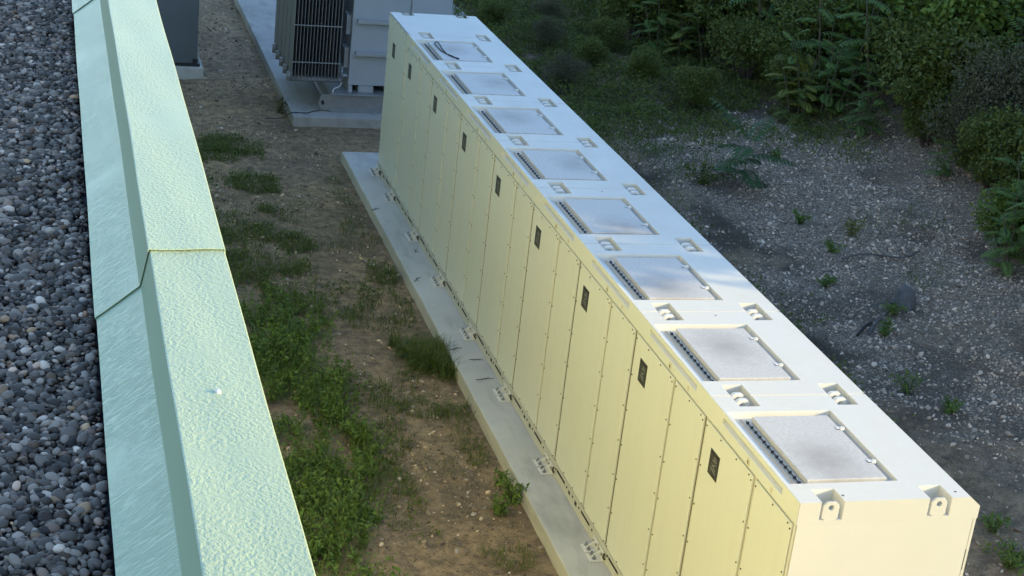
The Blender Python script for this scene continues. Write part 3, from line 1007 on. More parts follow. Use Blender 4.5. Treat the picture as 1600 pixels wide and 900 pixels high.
# ------------------------------------------------------------------ crushed stone and clods
def field(n_, x0, x1, y0, y1, dens):
    P = np.stack([rng.uniform(x0, x1, n_), rng.uniform(y0, y1, n_)], -1)
    keep = rng.uniform(size=n_) < dens(P[:, 0], P[:, 1])
    return P[keep]
def on_ground(P):
    return np.concatenate([P, ground_z(P[:, 0], P[:, 1])[:, None]], 1)
P = field(82000, 3.2, 11.5, 3.0, 24.5, lambda x, y: gravel_mask(x, y)*(0.35+0.65*sstep(0.35, 0.6, fbm(x*1.5, y*1.5, 61)))+0.02)
P3 = on_ground(P)
sz = 0.0150*np.clip(rng.lognormal(0, 0.48, len(P3)), 0.5, 3.2)
P3[:, 2] += sz*0.25
b = np.clip(rng.lognormal(math.log(0.25), 0.45, len(P3)), 0.07, 0.50)
C = np.stack([b*1.66, b*1.28, b*0.94], -1)
v, f, c = stones(P3, sz, 0.62, C, I0, 0.16, 14, 0.5)
gs = link('gravel_stones', np_mesh('gravel_stones', v, f, c, False), M['gravel'])
gs['kind'] = 'stuff'; gs['label'] = 'loose pale crushed stone spread over the right bank'; gs['category'] = 'gravel'
P = field(24000, -5.3, -0.5, 3.2, 34, lambda x, y: 0.25+0.75*sstep(0.45, 0.65, fbm(x*0.9, y*0.9, 71)))
P = np.concatenate([P, field(7000, 2.2, 5.5, 3.0, 34, lambda x, y: 0.5+0*x)])
P3 = on_ground(P)
sz = 0.012*np.clip(rng.lognormal(0, 0.55, len(P3)), 0.5, 3.6)
P3[:, 2] += sz*0.2
b = np.clip(rng.lognormal(math.log(0.27), 0.60, len(P3)), 0.05, 0.62)
kk = rng.uniform(size=len(P3))[:, None]
C = b[:, None]*(np.array([[1.30, 0.92, 0.55]])*(1-kk)+np.array([[1.10, 0.98, 0.80]])*kk)
v, f, c = stones(P3, sz, 0.6, C, I0, 0.16, 14, 0.5)
gs = link('soil_stones', np_mesh('soil_stones', v, f, c, False), M['gravel'])
gs['kind'] = 'stuff'; gs['label'] = 'small loose stones and clods lying on the bare soil'; gs['category'] = 'stones'

# ------------------------------------------------------------------ grass and weeds
def blades(P3, length, width, lean=0.6):
    n_ = len(P3)
    a = rng.uniform(0, 2*np.pi, n_)
    L = length*np.clip(rng.lognormal(0, 0.35, n_), 0.4, 2.2)
    le = np.abs(rng.normal(0, lean, n_))+0.1
    d = np.stack([np.cos(a), np.sin(a)], -1)
    s = np.stack([-np.sin(a), np.cos(a)], -1)*(width*rng.uniform(0.7, 1.3, n_))[:, None]
    out = np.zeros((n_, 5, 3))
    mid = P3.copy(); mid[:, :2] += d*(L*np.sin(le)*0.42)[:, None]; mid[:, 2] += L*np.cos(le*0.6)*0.55
    tip = P3.copy(); tip[:, :2] += d*(L*np.sin(le*1.3))[:, None]; tip[:, 2] += L*np.cos(le)*0.92*np.where(le > 1.2, 0.4, 1)
    base = P3.copy(); base[:, 2] -= 0.01
    out[:, 0] = base; out[:, 0, :2] -= s*0.8
    out[:, 1] = base; out[:, 1, :2] += s*0.8
    out[:, 2] = mid; out[:, 2, :2] += s
    out[:, 3] = mid; out[:, 3, :2] -= s
    out[:, 4] = tip
    F = np.array([(0, 1, 2), (0, 2, 3), (3, 2, 4)])
    F = (F[None]+(np.arange(n_)*5)[:, None, None]).reshape(-1, 3)
    C = np.repeat(rng.uniform(0, 1, n_), 5)
    return out.reshape(-1, 3), F, C
def leaves(C3, nrm, length, width, up_bias=0.4):
    # folded diamond leaves centred at C3 growing along random directions biased to nrm
    n_ = len(C3)
    d = rng.normal(size=(n_, 3)) + nrm*1.1
    d[:, 2] -= 0.15
    d /= np.linalg.norm(d, axis=1)[:, None]
    upv = np.tile(np.array([0, 0, 1.0]), (n_, 1)) + rng.normal(size=(n_, 3))*0.55
    s = np.cross(d, upv); s /= np.linalg.norm(s, axis=1)[:, None]+1e-9
    nn = np.cross(s, d)
    L = length*rng.uniform(0.6, 1.35, n_)[:, None]; W = width*rng.uniform(0.6, 1.3, n_)[:, None]
    out = np.zeros((n_, 4, 3))
    out[:, 0] = C3; out[:, 2] = C3+d*L-nn*L*0.12
    out[:, 1] = C3+d*L*0.45+s*W+nn*W*0.3; out[:, 3] = C3+d*L*0.45-s*W+nn*W*0.3
    F = np.array([(0, 1, 2), (0, 2, 3)])
    F = (F[None]+(np.arange(n_)*4)[:, None, None]).reshape(-1, 3)
    C = np.repeat(rng.uniform(0, 1, n_), 4)
    return out.reshape(-1, 3), F, C
def merge(lst):
    V, F, C, o = [], [], [], 0
    for v, f, c in lst:
        V.append(v); F.append(f+o); C.append(c); o += len(v)
    return np.concatenate(V), np.concatenate(F), np.concatenate(C)
def patch(n_, cx, cy, rx, ry):
    r = np.sqrt(rng.uniform(0, 1, n_))**0.8; t = rng.uniform(0, 2*np.pi, n_)
    P = np.stack([cx+rx*1.35*r*np.cos(t), cy+ry*1.35*r*np.sin(t)], -1)
    k = fbm(P[:, 0]*2.6, P[:, 1]*2.6, 131)-0.42*r**2
    return P[(k > 0.22) & ((k > 0.34) | (rng.uniform(size=n_) < 0.35))]

def stuff(name, label, cat, lst, mat):
    o = link(name, np_mesh(name, *merge(lst), False), mat)
    o['kind'] = 'stuff'; o['label'] = label; o['category'] = cat
    return o
# dense weeds in the strip beside the building
def strip_d(x, y):
    edge = -1.95 - 0.35*sstep(7.5, 4, y) + (fbm(x*0.9, y*0.9, 81)-0.5)*1.3
    a = 1-sstep(edge-0.5, edge+0.1, x)
    return a*(1-sstep(10.3, 12.6, y))*sstep(0.31, 0.52, fbm(x*1.7, y*1.7, 83))
P = field(50000, -4.9, -1.2, 2.5, 12.8, strip_d)
P3 = on_ground(P)
hgt = 0.13+0.16*fbm(P[:, 0]*1.3, P[:, 1]*1.3, 85)
Lw = [blades(P3[::3], 0.25, 0.0042, 0.6)]
Pl = on_ground(field(22000, -4.9, -1.2, 2.5, 12.6, strip_d))
Pl[:, 2] += rng.uniform(0.0, 0.07, len(Pl))
Lw.append(leaves(Pl, np.array([0, 0, 0.5]), 0.050, 0.014))
Pw = on_ground(field(2200, -4.9, -1.2, 2.5, 12.6, strip_d))
cen, nor, stp = [], [], []
for p in Pw:
    hh = 0.10+0.50*random.random()**2.2
    for q in range(random.randint(3, 6)):
        a = random.uniform(0, 6.28); rr = hh*random.uniform(0.15, 0.65)
        tip = np.array([math.cos(a)*rr, math.sin(a)*rr, hh*random.uniform(0.7, 1.0)])
        for t in np.linspace(0.3, 1.0, random.randint(7, 11)):
            cen.append(p+tip*np.array([t**1.5, t**1.5, t])); nor.append((math.cos(a)*0.3, math.sin(a)*0.3, 0.25))
cen = np.array(cen); nor = np.array(nor)
big = rng.uniform(size=len(cen)) < 0.25
Lw.append(leaves(cen[~big], nor[~big], 0.062, 0.0115)); Lw.append(leaves(cen[big], nor[big], 0.085, 0.020))
stuff('weed_cover', 'dense knee high green weeds in the strip beside the building', 'weeds', Lw, M['weed'])
# scattered grass tufts on the left soil
Lg = []
for (x, y, rx, ry, n_, ln) in ((-2.36, 19.7, 0.55, 0.45, 420, 0.16), (-2.7, 19.0, 0.6, 0.4, 300, 0.14), (-2.26, 17.4, 0.4, 0.45, 320, 0.15), (-2.05, 16.0, 0.35, 0.35, 300, 0.16), (-1.8, 15.5, 0.3, 0.3, 160, 0.13),
                               (-2.77, 14.7, 0.6, 0.6, 700, 0.18), (-2.0, 14.3, 0.4, 0.45, 420, 0.15), (-3.0, 15.4, 0.4, 0.6, 320, 0.16), (-2.6, 13.3, 0.7, 0.6, 800, 0.18), (-1.45, 14.2, 0.3, 0.35, 160, 0.12),
                               (-0.85, 14.4, 0.28, 1.0, 260, 0.12), (-0.78, 13.0, 0.22, 0.6, 260, 0.13), (-0.78, 17.0, 0.18, 0.8, 170, 0.12), (-0.78, 10.0, 0.34, 0.55, 5200, 0.24), (-0.66, 9.6, 0.20, 0.35, 2400, 0.22), (-0.95, 9.2, 0.55, 0.5, 480, 0.16), (-0.72, 7.6, 0.24, 0.8, 330, 0.15),
                               (-1.15, 8.2, 0.3, 0.3, 160, 0.12), (-1.3, 11.4, 0.4, 0.5, 200, 0.12), (-0.72, 11.6, 0.15, 0.8, 200, 0.13), (-1.9, 11.9, 0.8, 0.6, 520, 0.14), (-2.0, 8.0, 0.5, 1.3, 520, 0.14), (-2.0, 5.6, 0.4, 0.9, 360, 0.14),
                               (-0.9, 4.5, 0.25, 0.2, 90, 0.12), (-1.6, 6.6, 0.5, 0.5, 120, 0.10), (-3.6, 17.5, 0.6, 2.0, 420, 0.15), (-1.2, 20.6, 0.4, 0.3, 60, 0.10)):
    Lg.append(blades(on_ground(patch(int(n_*2.6), x, y, rx, ry)), ln*0.9, 0.0042, 0.95))
for (x, y, rx, ry, n_) in ((-2.36, 19.7, 0.6, 0.5, 900), (-2.7, 19.0, 0.6, 0.4, 600), (-2.26, 17.4, 0.4, 0.5, 700), (-2.0, 15.9, 0.45, 0.4, 700), (-2.8, 14.7, 0.7, 0.6, 1500), (-2.0, 14.2, 0.4, 0.45, 700), (-2.7, 13.2, 0.8, 0.6, 1600), (-0.8, 13.0, 0.2, 0.8, 350), (-1.9, 12.1, 0.8, 0.5, 600), (-1.9, 8.2, 0.4, 1.4, 700), (-2.0, 5.5, 0.4, 0.9, 500), (-3.4, 16.6, 0.6, 1.6, 900)):
    q = on_ground(patch(int(n_*1.8), x, y, rx, ry)); q[:, 2] += rng.uniform(0, 1, len(q))**1.6*0.13
    Lg.append(leaves(q, np.array([0, 0, 0.5]), 0.062, 0.014))
stuff('grass', 'scattered grass tufts on the bare soil left of the slab', 'grass', Lg, M['grass'])
Ld = []
for i in range(26):
    x, y = random.uniform(-4.5, -0.7), random.uniform(4, 30)
    Ld.append(blades(on_ground(patch(55, x, y, 0.5, 0.5)), 0.10, 0.0035, 1.1))
for i in range(60):
    x, y = random.uniform(2.6, 6.0), random.uniform(3, 30)
    Ld.append(blades(on_ground(patch(70, x, y, 0.6, 0.6)), 0.13, 0.004, 1.1))
stuff('dry_grass', 'sparse dry straw coloured blades lying on the soil', 'grass', Ld, M['grass_dry'])
# right-hand grass
Lr = []
def gd(x, y):
    a = sstep(18.5, 22.0, y + (fbm(x*0.5, y*0.5, 22)-0.5)*5)*sstep(4.0, 5.4, x+(fbm(x*0.7, y*0.7, 91)-0.5)*2)
    return a*sstep(0.28, 0.46, fbm(x*1.2, y*1.2, 93))
P3 = on_ground(field(26000, 3.0, 11.5, 18, 37, gd))
Lr.append(blades(P3[::4], 0.20, 0.0055, 0.8))
Pl = on_ground(field(120000, 3.0, 11.5, 16, 37, gd)); Pl[:, 2] += rng.uniform(0, 1, len(Pl))**1.5*(0.08+0.6*fbm(Pl[:, 0]*1.3, Pl[:, 1]*1.3, 97)**2)
Lk = [leaves(Pl, np.array([0, 0, 0.6]), 0.085, 0.021)]
def kd_(x, y):
    a = sstep(2.6, 3.6, x)*(1-sstep(4.4, 5.8, x+(fbm(x*0.8, y*0.8, 151)-0.5)*1.5))*sstep(5, 9, y)
    return a*sstep(0.42, 0.56, fbm(x*1.4, y*1.4, 153))
Pl = on_ground(field(42000, 2.5, 6.5, 5, 24, kd_)); Pl[:, 2] += rng.uniform(0, 0.16, len(Pl))
Lk.append(leaves(Pl, np.array([0, 0, 0.5]), 0.075, 0.018))
stuff('ground_cover', 'low dark broadleaf weeds on the damp soil right of the container', 'weeds', Lk, M['shrub'])
for (x, y, r, n_) in ((6.3, 18.4, 0.8, 700), (5.3, 19.6, 0.7, 500), (4.4, 15.5, 0.5, 240), (4.6, 13.0, 0.5, 200), (5.2, 16.5, 0.6, 350), (4.3, 10.5, 0.5, 160), (4.0, 7.5, 0.4, 130), (4.4, 5.6, 0.35, 120), (8.6, 14.6, 0.6, 150), (9.4, 14.4, 0.5, 150), (8.4, 12.0, 0.5, 200)):
    Lr.append(blades(on_ground(patch(n_, x, y, r, r)), 0.17, 0.005, 0.8))
stuff('grass', 'rank dark grass growing below the thicket on the right', 'grass', Lr, M['grass'])

# leaf litter and straw
def litter(P, sz):
    P3 = on_ground(P); P3[:, 2] += 0.006
    v, f, c = leaves(P3, np.array([0, 0, -0.2]), sz, sz*0.28)
    n4 = len(P3)
    v = v.reshape(n4, 4, 3); v[:, :, 2] = P3[:, None, 2] + (v[:, :, 2]-P3[:, None, 2])*0.22
    return v.reshape(-1, 3), f, c
stuff('leaf_litter', 'fine brown leaf litter and straw scattered over the soil', 'litter',
      [litter(field(15000, -5.2, -0.5, 3, 33, lambda x, y: 0.3+0.7*sstep(0.4, 0.62, fbm(x*1.1, y*1.1, 161))), 0.045),
       litter(field(9000, 2.2, 9.5, 3, 30, lambda x, y: 0.25+0.75*sstep(0.45, 0.65, fbm(x*0.9, y*0.9, 163))), 0.055)], M['litter'])
# single weeds that can be told apart
def weed_plant(name, label, x, y, r, hh, nl, mat=M['weed'], group=None, nst=9):
    z = float(ground_z(x, y))
    t = thing(name, label, 'weed', (x, y, z), group)
    mb = MB(); C3 = []; N = []
    for s in range(nst):
        a = random.uniform(0, 6.28); q = random.uniform(0.2, 1.0)
        tip = Vector((math.cos(a)*r*q, math.sin(a)*r*q, hh*random.uniform(0.6, 1.0)))
        p = [Vector((0, 0, -0.01)), tip*0.5+Vector((0, 0, hh*0.12)), tip]
        pp = smooth_path(p, 4)
        mb.tube(pp, [0.005*(1-0.7*i/len(pp)) for i in range(len(pp))], 4)
        for i in range(nl//nst):
            k = random.randrange(1, len(pp)); C3.append(pp[k]); N.append((math.cos(a)*0.4, math.sin(a)*0.4, 0.3))
    me = mb.mesh('stem'); link('stem', me, M['stem'], t, WORLD_LOC[t])
    v, f, c = leaves(np.array(C3), np.array(N), min(0.10, 0.35*hh+0.02), 0.016)
    link('foliage', np_mesh('foliage', v, f, c), mat, t, WORLD_LOC[t])
    return t
weed_plant('weed_plant', 'leafy green weed leaning on the near slab edge by an anchor bracket', -0.56, 5.75, 0.16, 0.27, 120)
weed_plant('weed_plant', 'low green weed in the soil just left of the leafy slab weed', -0.80, 5.45, 0.18, 0.22, 110)
weed_plant('weed_plant', 'small sprig on the soil at the foot of the slab, upper of three', -0.62, 6.15, 0.12, 0.22, 60)
weed_plant('weed_plant', 'scrubby weed at the near left corner of the transformer slab', -1.22, 22.1, 0.32, 0.30, 110, M['shrub_olive'])
rw = ((7.23, 14.83, 'dark weed tuft in the gravel straight right of the feathered sapling'), (7.84, 13.99, 'yellowish weed tuft in the gravel beside the fallen branch'), (6.53, 12.23, 'small dark weed between the sapling and the dead stump'),
      (6.48, 10.02, 'dark bushy weed in the gravel just below the dead stump'), (6.99, 10.72, 'weed sprouting at the left foot of the grey dead stump'), (6.05, 7.25, 'small dark weed alone low in the gravel near the right edge'),
      (5.86, 8.10, 'little weed in the gravel beside the container, above the lowest one'), (8.27, 18.41, 'weed tuft at the upper gravel edge by the thicket'), (7.19, 13.38, 'low weed in mid gravel, left of the fallen branch'))
for i, (x, y, lab) in enumerate(rw):
    weed_plant('weed_plant', lab, x, y, random.uniform(0.16, 0.26), random.uniform(0.16, 0.26), 110, M['weed'] if i != 1 else M['sumac_yellow'])
weed_plant('weed_plant', 'broad dark weed clump in the bottom right corner beside the container end', 4.80, 3.55, 0.42, 0.26, 260, M['weed'], None, 16)
weed_plant('weed_plant', 'smaller weed clump above the bottom right corner clump', 5.02, 4.25, 0.22, 0.20, 120)

# young ailanthus / sumac with long feathered leaves
def pinnate(mbl, base, direc, L, nl, ll, lw, droop, C):
    direc = direc.normalized()
    side = direc.cross(Vector((0, 0, 1)))
    if side.length < 1e-3:
        side = Vector((1, 0, 0))
    side.normalize()
    pts = []
    p = base.copy(); d = direc.copy()
    for i in range(nl+2):
        pts.append(p.copy()); p = p+d*(L/(nl+1)); d = (d+Vector((0, 0, -droop))).normalized()
    cv = random.uniform(0, 1)
    for i in range(1, nl+2):
        t = i/(nl+1)
        s = math.sin(math.pi*min(1, 0.18+0.82*(1-abs(2*t-0.85)**1.6*0.9)))
        s = max(0.35, 1-abs(t-0.45)**2*2.2)
        dd = (pts[i]-pts[i-1]).normalized()
        up_ = side.cross(dd)
        for sg in (-1, 1):
            ld = (side*sg*0.92+dd*0.42-Vector((0, 0, 0.22+random.uniform(0, 0.2)))).normalized()
            w = ld.cross(up_).normalized()*lw
            ln = ll*s*random.uniform(0.9, 1.1)
            a = pts[i]; o = len(mbl.v)
            mbl.v += [tuple(a), tuple(a+ld*ln*0.4+w), tuple(a+ld*ln-Vector((0, 0, ln*0.15))), tuple(a+ld*ln*0.4-w)]
            mbl.f += [(o, o+1, o+2), (o, o+2, o+3)]
            C += [min(1, max(0, cv+random.uniform(-0.2, 0.2)))]*4
    return pts
def sumac_meshes(hgt, stems, leaf_per, L, seed, spread=0.35):
    random.seed(seed)
    st = MB(); lf = MB(); C = []
    for s in range(stems):
        a = random.uniform(0, 6.28); r = spread*random.uniform(0.1, 1)*(stems > 1)
        b0 = Vector((math.cos(a)*r*0.5, math.sin(a)*r*0.5, -0.05))
        hh = hgt*random.uniform(0.65, 1.0)
        top = Vector((math.cos(a)*r*1.4, math.sin(a)*r*1.4, hh))
        pth = smooth_path([b0, b0*0.5+top*0.5+Vector((random.uniform(-.06, .06), random.uniform(-.06, .06), 0)), top], 6)
        st.tube(pth, [0.020*hgt/1.6*(1-0.65*i/len(pth)) for i in range(len(pth))], 6)
        for i in range(leaf_per):
            t = 0.30+0.70*(i/(leaf_per-1))
            p = pth[min(len(pth)-1, int(t*(len(pth)-1)))]
            az = i*2.4+random.uniform(-0.4, 0.4)
            el = random.uniform(0.05, 0.35)+0.75*max(0, t-0.75)/0.25*0.9
            d = Vector((math.cos(az)*math.cos(el), math.sin(az)*math.cos(el), math.sin(el)))
            rp = pinnate(lf, p, d, L*random.uniform(0.75, 1.1), 10, L*0.27, L*0.036, 0.075, C)
            st.tube(rp[::3]+[rp[-1]], 0.004, 4, False)
    return st, lf, C
def mk_sumac(name, label, cat, loc, ms, mat, group=None):
    st, lf, C = ms
    t = thing(name, label, cat, loc, group)
    link('stem', st.mesh('stem'), M['stem'], t, loc)
    me = np_mesh('foliage', np.array(lf.v), np.array(lf.f), np.array(C))
    link('foliage', me, mat, t, loc)
    return t
gz = lambda x, y: float(ground_z(x, y))
mk_sumac('ailanthus_sapling', 'young sapling with long drooping feathered leaves alone in the gravel', 'sapling', (6.85, 16.69, gz(6.85, 16.69)-0.02), sumac_meshes(1.20, 1, 10, 0.98, 3), M['sapling'])
weed_plant('weed_plant', 'dark low weeds left of the feathered sapling at the gravel edge', 6.25, 17.2, 0.7, 0.40, 420, M['shrub'], None, 22)

# dead stump, stick and branch in the gravel
x, y = 7.31, 10.97
zz_ = gz(x, y)
mb = MB()
ring = []
for k, (rr, hh, ox, oy) in enumerate(((0.20, -0.05, 0, 0), (0.19, 0.08, 0.02, 0.04), (0.165, 0.19, 0.05, 0.10), (0.12, 0.28, 0.08, 0.15), (0.06, 0.325, 0.09, 0.18))):
    for i in range(12):
        t = 2*math.pi*i/12
        q = rr*(1+0.25*math.sin(t*3+k)*0.6+random.uniform(-0.1, 0.1))
        mb.v.append((x+ox+q*math.cos(t), y+oy+q*math.sin(t), zz_+hh))
for k in range(4):
    for i in range(12):
        j = (i+1) % 12
        mb.f.append((k*12+i, k*12+j, (k+1)*12+j, (k+1)*12+i))
mb.f.append(tuple(range(48, 60)))
st = thing('dead_stump', 'leaning grey dead stump with thin roots in the right gravel', 'stump', (x, y, zz_))
mb.build('stump_body', M['deadwood'], st)
MB().tube(smooth_path([(x-0.05, y-0.05, zz_+0.06), (x-0.35, y-0.18, zz_+0.05), (x-0.75, y-0.55, zz_+0.02), (x-1.05, y-0.9, zz_-0.03)]), 0.018, 6).build('root', M['deadwood'], st)
MB().tube(smooth_path([(x-0.05, y+0.05, zz_+0.10), (x-0.4, y+0.05, zz_+0.09), (x-0.7, y-0.2, zz_+0.03)]), 0.013, 6).build('root', M['deadwood'], st)
tag(MB().tube([(6.08, 10.10, gz(6.08, 10.1)+0.02), (6.30, 10.32, gz(6.3, 10.3)+0.05), (6.49, 10.46, gz(6.49, 10.46)+0.03)], [0.022, 0.026, 0.022], 8).build('stick', M['darkwood']), 'short black stick lying in the gravel below the stump', 'stick')
tag(MB().tube(smooth_path([(7.2, 13.0, gz(7.2, 13)+0.05), (7.7, 13.15, gz(7.7, 13.15)+0.06), (8.3, 12.95, gz(8.3, 12.95)+0.05), (8.7, 13.1, gz(8.7, 13.1)+0.04)]), 0.016, 6).build('branch', M['deadwood']), 'thin fallen branch across the gravel above the stump', 'branch')
# twigs on the slab
for i, (x, y, a, L_) in enumerate(((-0.36, 9.72, 0.3, 0.22), (-0.14, 9.35, -0.2, 0.20), (-0.18, 8.72, 0.1, 0.26), (-0.36, 12.35, 0.9, 0.22), (-0.42, 15.6, 0.5, 0.18), (-0.12, 13.6, 1.2, 0.16))):
    lab = ('forked dry twig on the slab edge beside the lush grass tuft', 'short dark twig against the container base near the lush grass tuft', 'dark twig lying across the slab, nearest of the dry twigs',
           'thin twig on the far half of the slab edge', 'farthest tiny twig on the slab edge', 'small dark leaf stem by the container foot, far half of the slab')[i]
    d = Vector((math.cos(a), math.sin(a), 0)); s = Vector((-d.y, d.x, 0))
    p = Vector((x, y, 0.006))
    mb = MB().tube([p-d*L_/2, p+s*0.01+Vector((0, 0, 0.008)), p+d*L_/2+Vector((0, 0, 0.01))], [0.004, 0.0055, 0.003], 5)
    mb.tube([p, p+d*L_*0.3+s*0.05+Vector((0, 0, 0.01))], 0.003, 5).tube([p-d*0.03, p-d*L_*0.25-s*0.05+Vector((0, 0, 0.006))], 0.003, 5)
    tag(mb.build('dry_twig', M['darkwood']), lab, 'twig')

# ------------------------------------------------------------------ thicket on the bank
def shrub_meshes(rx, rz, nleaf, ll, lw, seed, lobes=9):
    r_ = random.Random(seed)
    st = MB()
    cs = []
    for i in range(lobes):
        a = r_.uniform(0, 6.28); q = r_.uniform(0.0, 0.75)
        c = Vector((math.cos(a)*rx*q, math.sin(a)*rx*q, rz*r_.uniform(0.3, 0.86)))
        cs.append((c, r_.uniform(0.28, 0.52)*rx))
        st.tube(smooth_path([(c.x*0.1, c.y*0.1, -0.1), (c.x*0.6, c.y*0.6, c.z*0.6), tuple(c)], 4), [0.028, 0.026, 0.024, 0.02, 0.018, 0.015, 0.012, 0.010, 0.008], 5)
    k = nleaf//lobes
    P, N = [], []
    for c, rad in cs:
        d = rng.normal(size=(k, 3)); d /= np.linalg.norm(d, axis=1)[:, None]
        rr = rad*rng.uniform(0.35, 1.0, k)**0.6
        rr = rr*(0.75+0.5*rng.uniform(size=k))
        q = np.array(c)+d*rr[:, None]*np.array([1, 1, 0.85])
        q[:, 2] = np.maximum(q[:, 2], 0.02)
        P.append(q); N.append(d)
    P = np.concatenate(P); N = np.concatenate(N)
    return st, leaves(P, N*0.7+np.array([0, 0, 0.15]), ll, lw)
def mk_shrub(name, mats, ms, leafmat):
    st, (v, f, c) = ms
    t = thing(name, 'x', 'shrub', (0, 0, 0))
    link('stem', st.mesh('stem'), M['bark'], t)
    link('foliage', np_mesh('foliage', v, f, c), leafmat, t)
    return t
protos = {
    'dark': mk_shrub('leafy_shrub', None, shrub_meshes(1.05, 1.7, 7000, 0.085, 0.030, 1, 14), M['shrub']),
    'dark2': mk_shrub('leafy_shrub', None, shrub_meshes(1.25, 2.1, 7000, 0.10, 0.036, 2, 15), M['shrub']),
    'olive': mk_shrub('seeding_shrub', None, shrub_meshes(1.0, 1.5, 9000, 0.060, 0.015, 3, 14), M['shrub_olive']),
    'lime': mk_shrub('vine_mound', None, shrub_meshes(1.35, 2.2, 6500, 0.115, 0.050, 4, 16), M['shrub_lime']),
    'red': mk_shrub('reddening_shrub', None, shrub_meshes(0.75, 1.1, 3600, 0.075, 0.024, 5, 12), M['shrub_red']),
}
protos['sumac'] = mk_sumac('sumac_shrub', 'x', 'shrub', (0, 0, 0), sumac_meshes(2.3, 5, 11, 0.62, 21, 0.7), M['sumac'])
protos['sumac2'] = mk_sumac('sumac_shrub', 'x', 'shrub', (0, 0, 0), sumac_meshes(1.7, 4, 10, 0.60, 22, 0.6), M['sumac'])
protos['yellow'] = mk_sumac('sumac_shrub', 'x', 'shrub', (0, 0, 0), sumac_meshes(1.6, 4, 9, 0.52, 23, 0.55), M['sumac_yellow'])
random.seed(99)
LAB = {'dark': ('dark green leafy shrub in the thicket on the right bank', 'dark leafy shrubs of the thicket'),
       'dark2': ('tall dark broadleaf shrub in the thicket on the right bank', 'tall broadleaf shrubs of the thicket'),
       'olive': ('brownish olive seeding shrub in the thicket on the right bank', 'olive seeding shrubs of the thicket'),
       'lime': ('brighter green vine covered mound high on the right bank', 'vine mounds of the thicket'),
       'red': ('small reddening shrub among the green thicket on the right', 'reddening shrubs of the thicket'),
       'sumac': ('tall sumac with feathered leaves in the thicket on the right', 'tall sumacs of the thicket'),
       'sumac2': ('low sumac with feathered leaves in the thicket on the right', 'low sumacs of the thicket'),
       'yellow': ('yellowing sumac with feathered leaves in the thicket', 'yellowing sumacs of the thicket')}
SHORT = {'dark': 'dark leafy shrub', 'dark2': 'tall broadleaf shrub', 'olive': 'olive brown seeding shrub', 'lime': 'brighter vine mound', 'red': 'small reddening shrub',
         'sumac': 'tall feathered sumac', 'sumac2': 'low feathered sumac', 'yellow': 'yellowing sumac'}
used = set()
def plant(kind, x, y, s, label=None):
    pr = protos[kind]
    if kind not in used:
        o = pr; used.add(kind)
    else:
        o = copy_tree(pr)
    o.location = (x, y, gz(x, y)-0.06)
    o.rotation_euler = (random.uniform(-0.08, 0.08), random.uniform(-0.08, 0.08), random.uniform(0, 6.28))
    o.scale = (s, s, s*random.uniform(0.9, 1.12))
    lb, gp = LAB[kind]
    o['label'] = label or lb
    if 'group' in o:
        del o['group']
    if label is None:
        o['group'] = gp
    return o
def edge_x(y):
    return float(np.interp(y, [9.5, 11, 12.2, 13.2, 15, 17, 19, 20, 22, 25, 27, 32, 40], [10.9, 9.9, 9.6, 10.7, 11.3, 11.2, 10.7, 10.0, 10.0, 9.9, 8.6, 9.2, 9.6]))
def zone(row, y):
    a = ('front thicket row', 'second thicket row', 'third thicket row', 'rear thicket row')[min(row, 3)]
    b = ('at the right picture edge', 'right of the bare gravel', 'above the bare gravel', 'above the feathered sapling', 'behind the rank grass', 'at the top of the picture')[int(np.searchsorted([13.5, 17, 20.5, 24.5, 29], y))]
    return a+' '+b
y = 10.6
while y < 36:
    ex = edge_x(y)
    row = 0
    x = ex+random.uniform(0, 0.35)
    while x < ex+6.6:
        far = x-ex
        lime_zone = far > 1.6 and 15 < y < 27
        kd = random.choices(['dark', 'dark2', 'olive', 'lime', 'red', 'sumac', 'sumac2', 'yellow'],
                            [2.2, 1.5+far*0.4, 3.0 if y < 22 else 0.8, 5.5 if lime_zone else 0.4, 0.4, 2.4 if y > 17 else 0.4, 2.2, 1.0 if y > 18 else 0.1])[0]
        s = random.uniform(1.05, 1.40)*(0.72 if row == 0 else 1.0)
        px, py = x+random.uniform(-0.25, 0.25), y+random.uniform(-0.4, 0.4)
        o = plant(kd, px, py, s)
        o['label'] = SHORT[kd]+' in the '+zone(row, y)
        o['group'] = LAB[kd][1]
        x += random.uniform(1.15, 1.55)*(1 if row else 0.8); row += 1
    y += random.uniform(1.1, 1.45)
byl = {}
for o in [q for q in col.objects if q.type == 'EMPTY' and 'thicket' in str(q.get('label', ''))]:
    byl.setdefault(o['label'], []).append(o)
for lb, os_ in byl.items():
    if len(os_) > 1:
        os_.sort(key=lambda q: q.location.y)
        words = {2: ('nearer', 'farther'), 3: ('nearest', 'middle', 'farthest')}.get(len(os_), ('nearest', 'second nearest', 'third nearest', 'fourth nearest', 'fifth nearest', 'sixth nearest', 'seventh nearest', 'eighth nearest', 'ninth nearest'))
        if words:
            for q, w in zip(os_, words):
                q['label'] = w+' '+lb
for i, (x, y) in enumerate(((5.6, 24.5), (6.6, 25.8), (7.4, 24.0), (6.2, 28.0), (7.6, 27.2), (5.4, 30.2), (7.0, 30.5), (8.0, 22.4), (6.0, 33.0), (8.2, 33.5))):
    w = ('nearest', 'second nearest', 'third nearest', 'fourth nearest', 'fifth nearest', 'sixth nearest', 'seventh nearest', 'eighth nearest', 'ninth nearest', 'farthest')
    ys = sorted((24.5, 25.8, 24.0, 28.0, 27.2, 30.2, 30.5, 22.4, 33.0, 33.5))
    plant('dark' if i % 3 else 'olive', x, y, random.uniform(0.42, 0.62), w[ys.index(y)]+' low shrub in the rank grass right of the far container end')
plant('sumac', 11.0, 21.4, 1.12, 'largest blue green sumac standing at the thicket front')
plant('yellow', 10.0, 20.9, 0.95, 'yellow tipped sumac at the gravel edge left of the largest sumac')
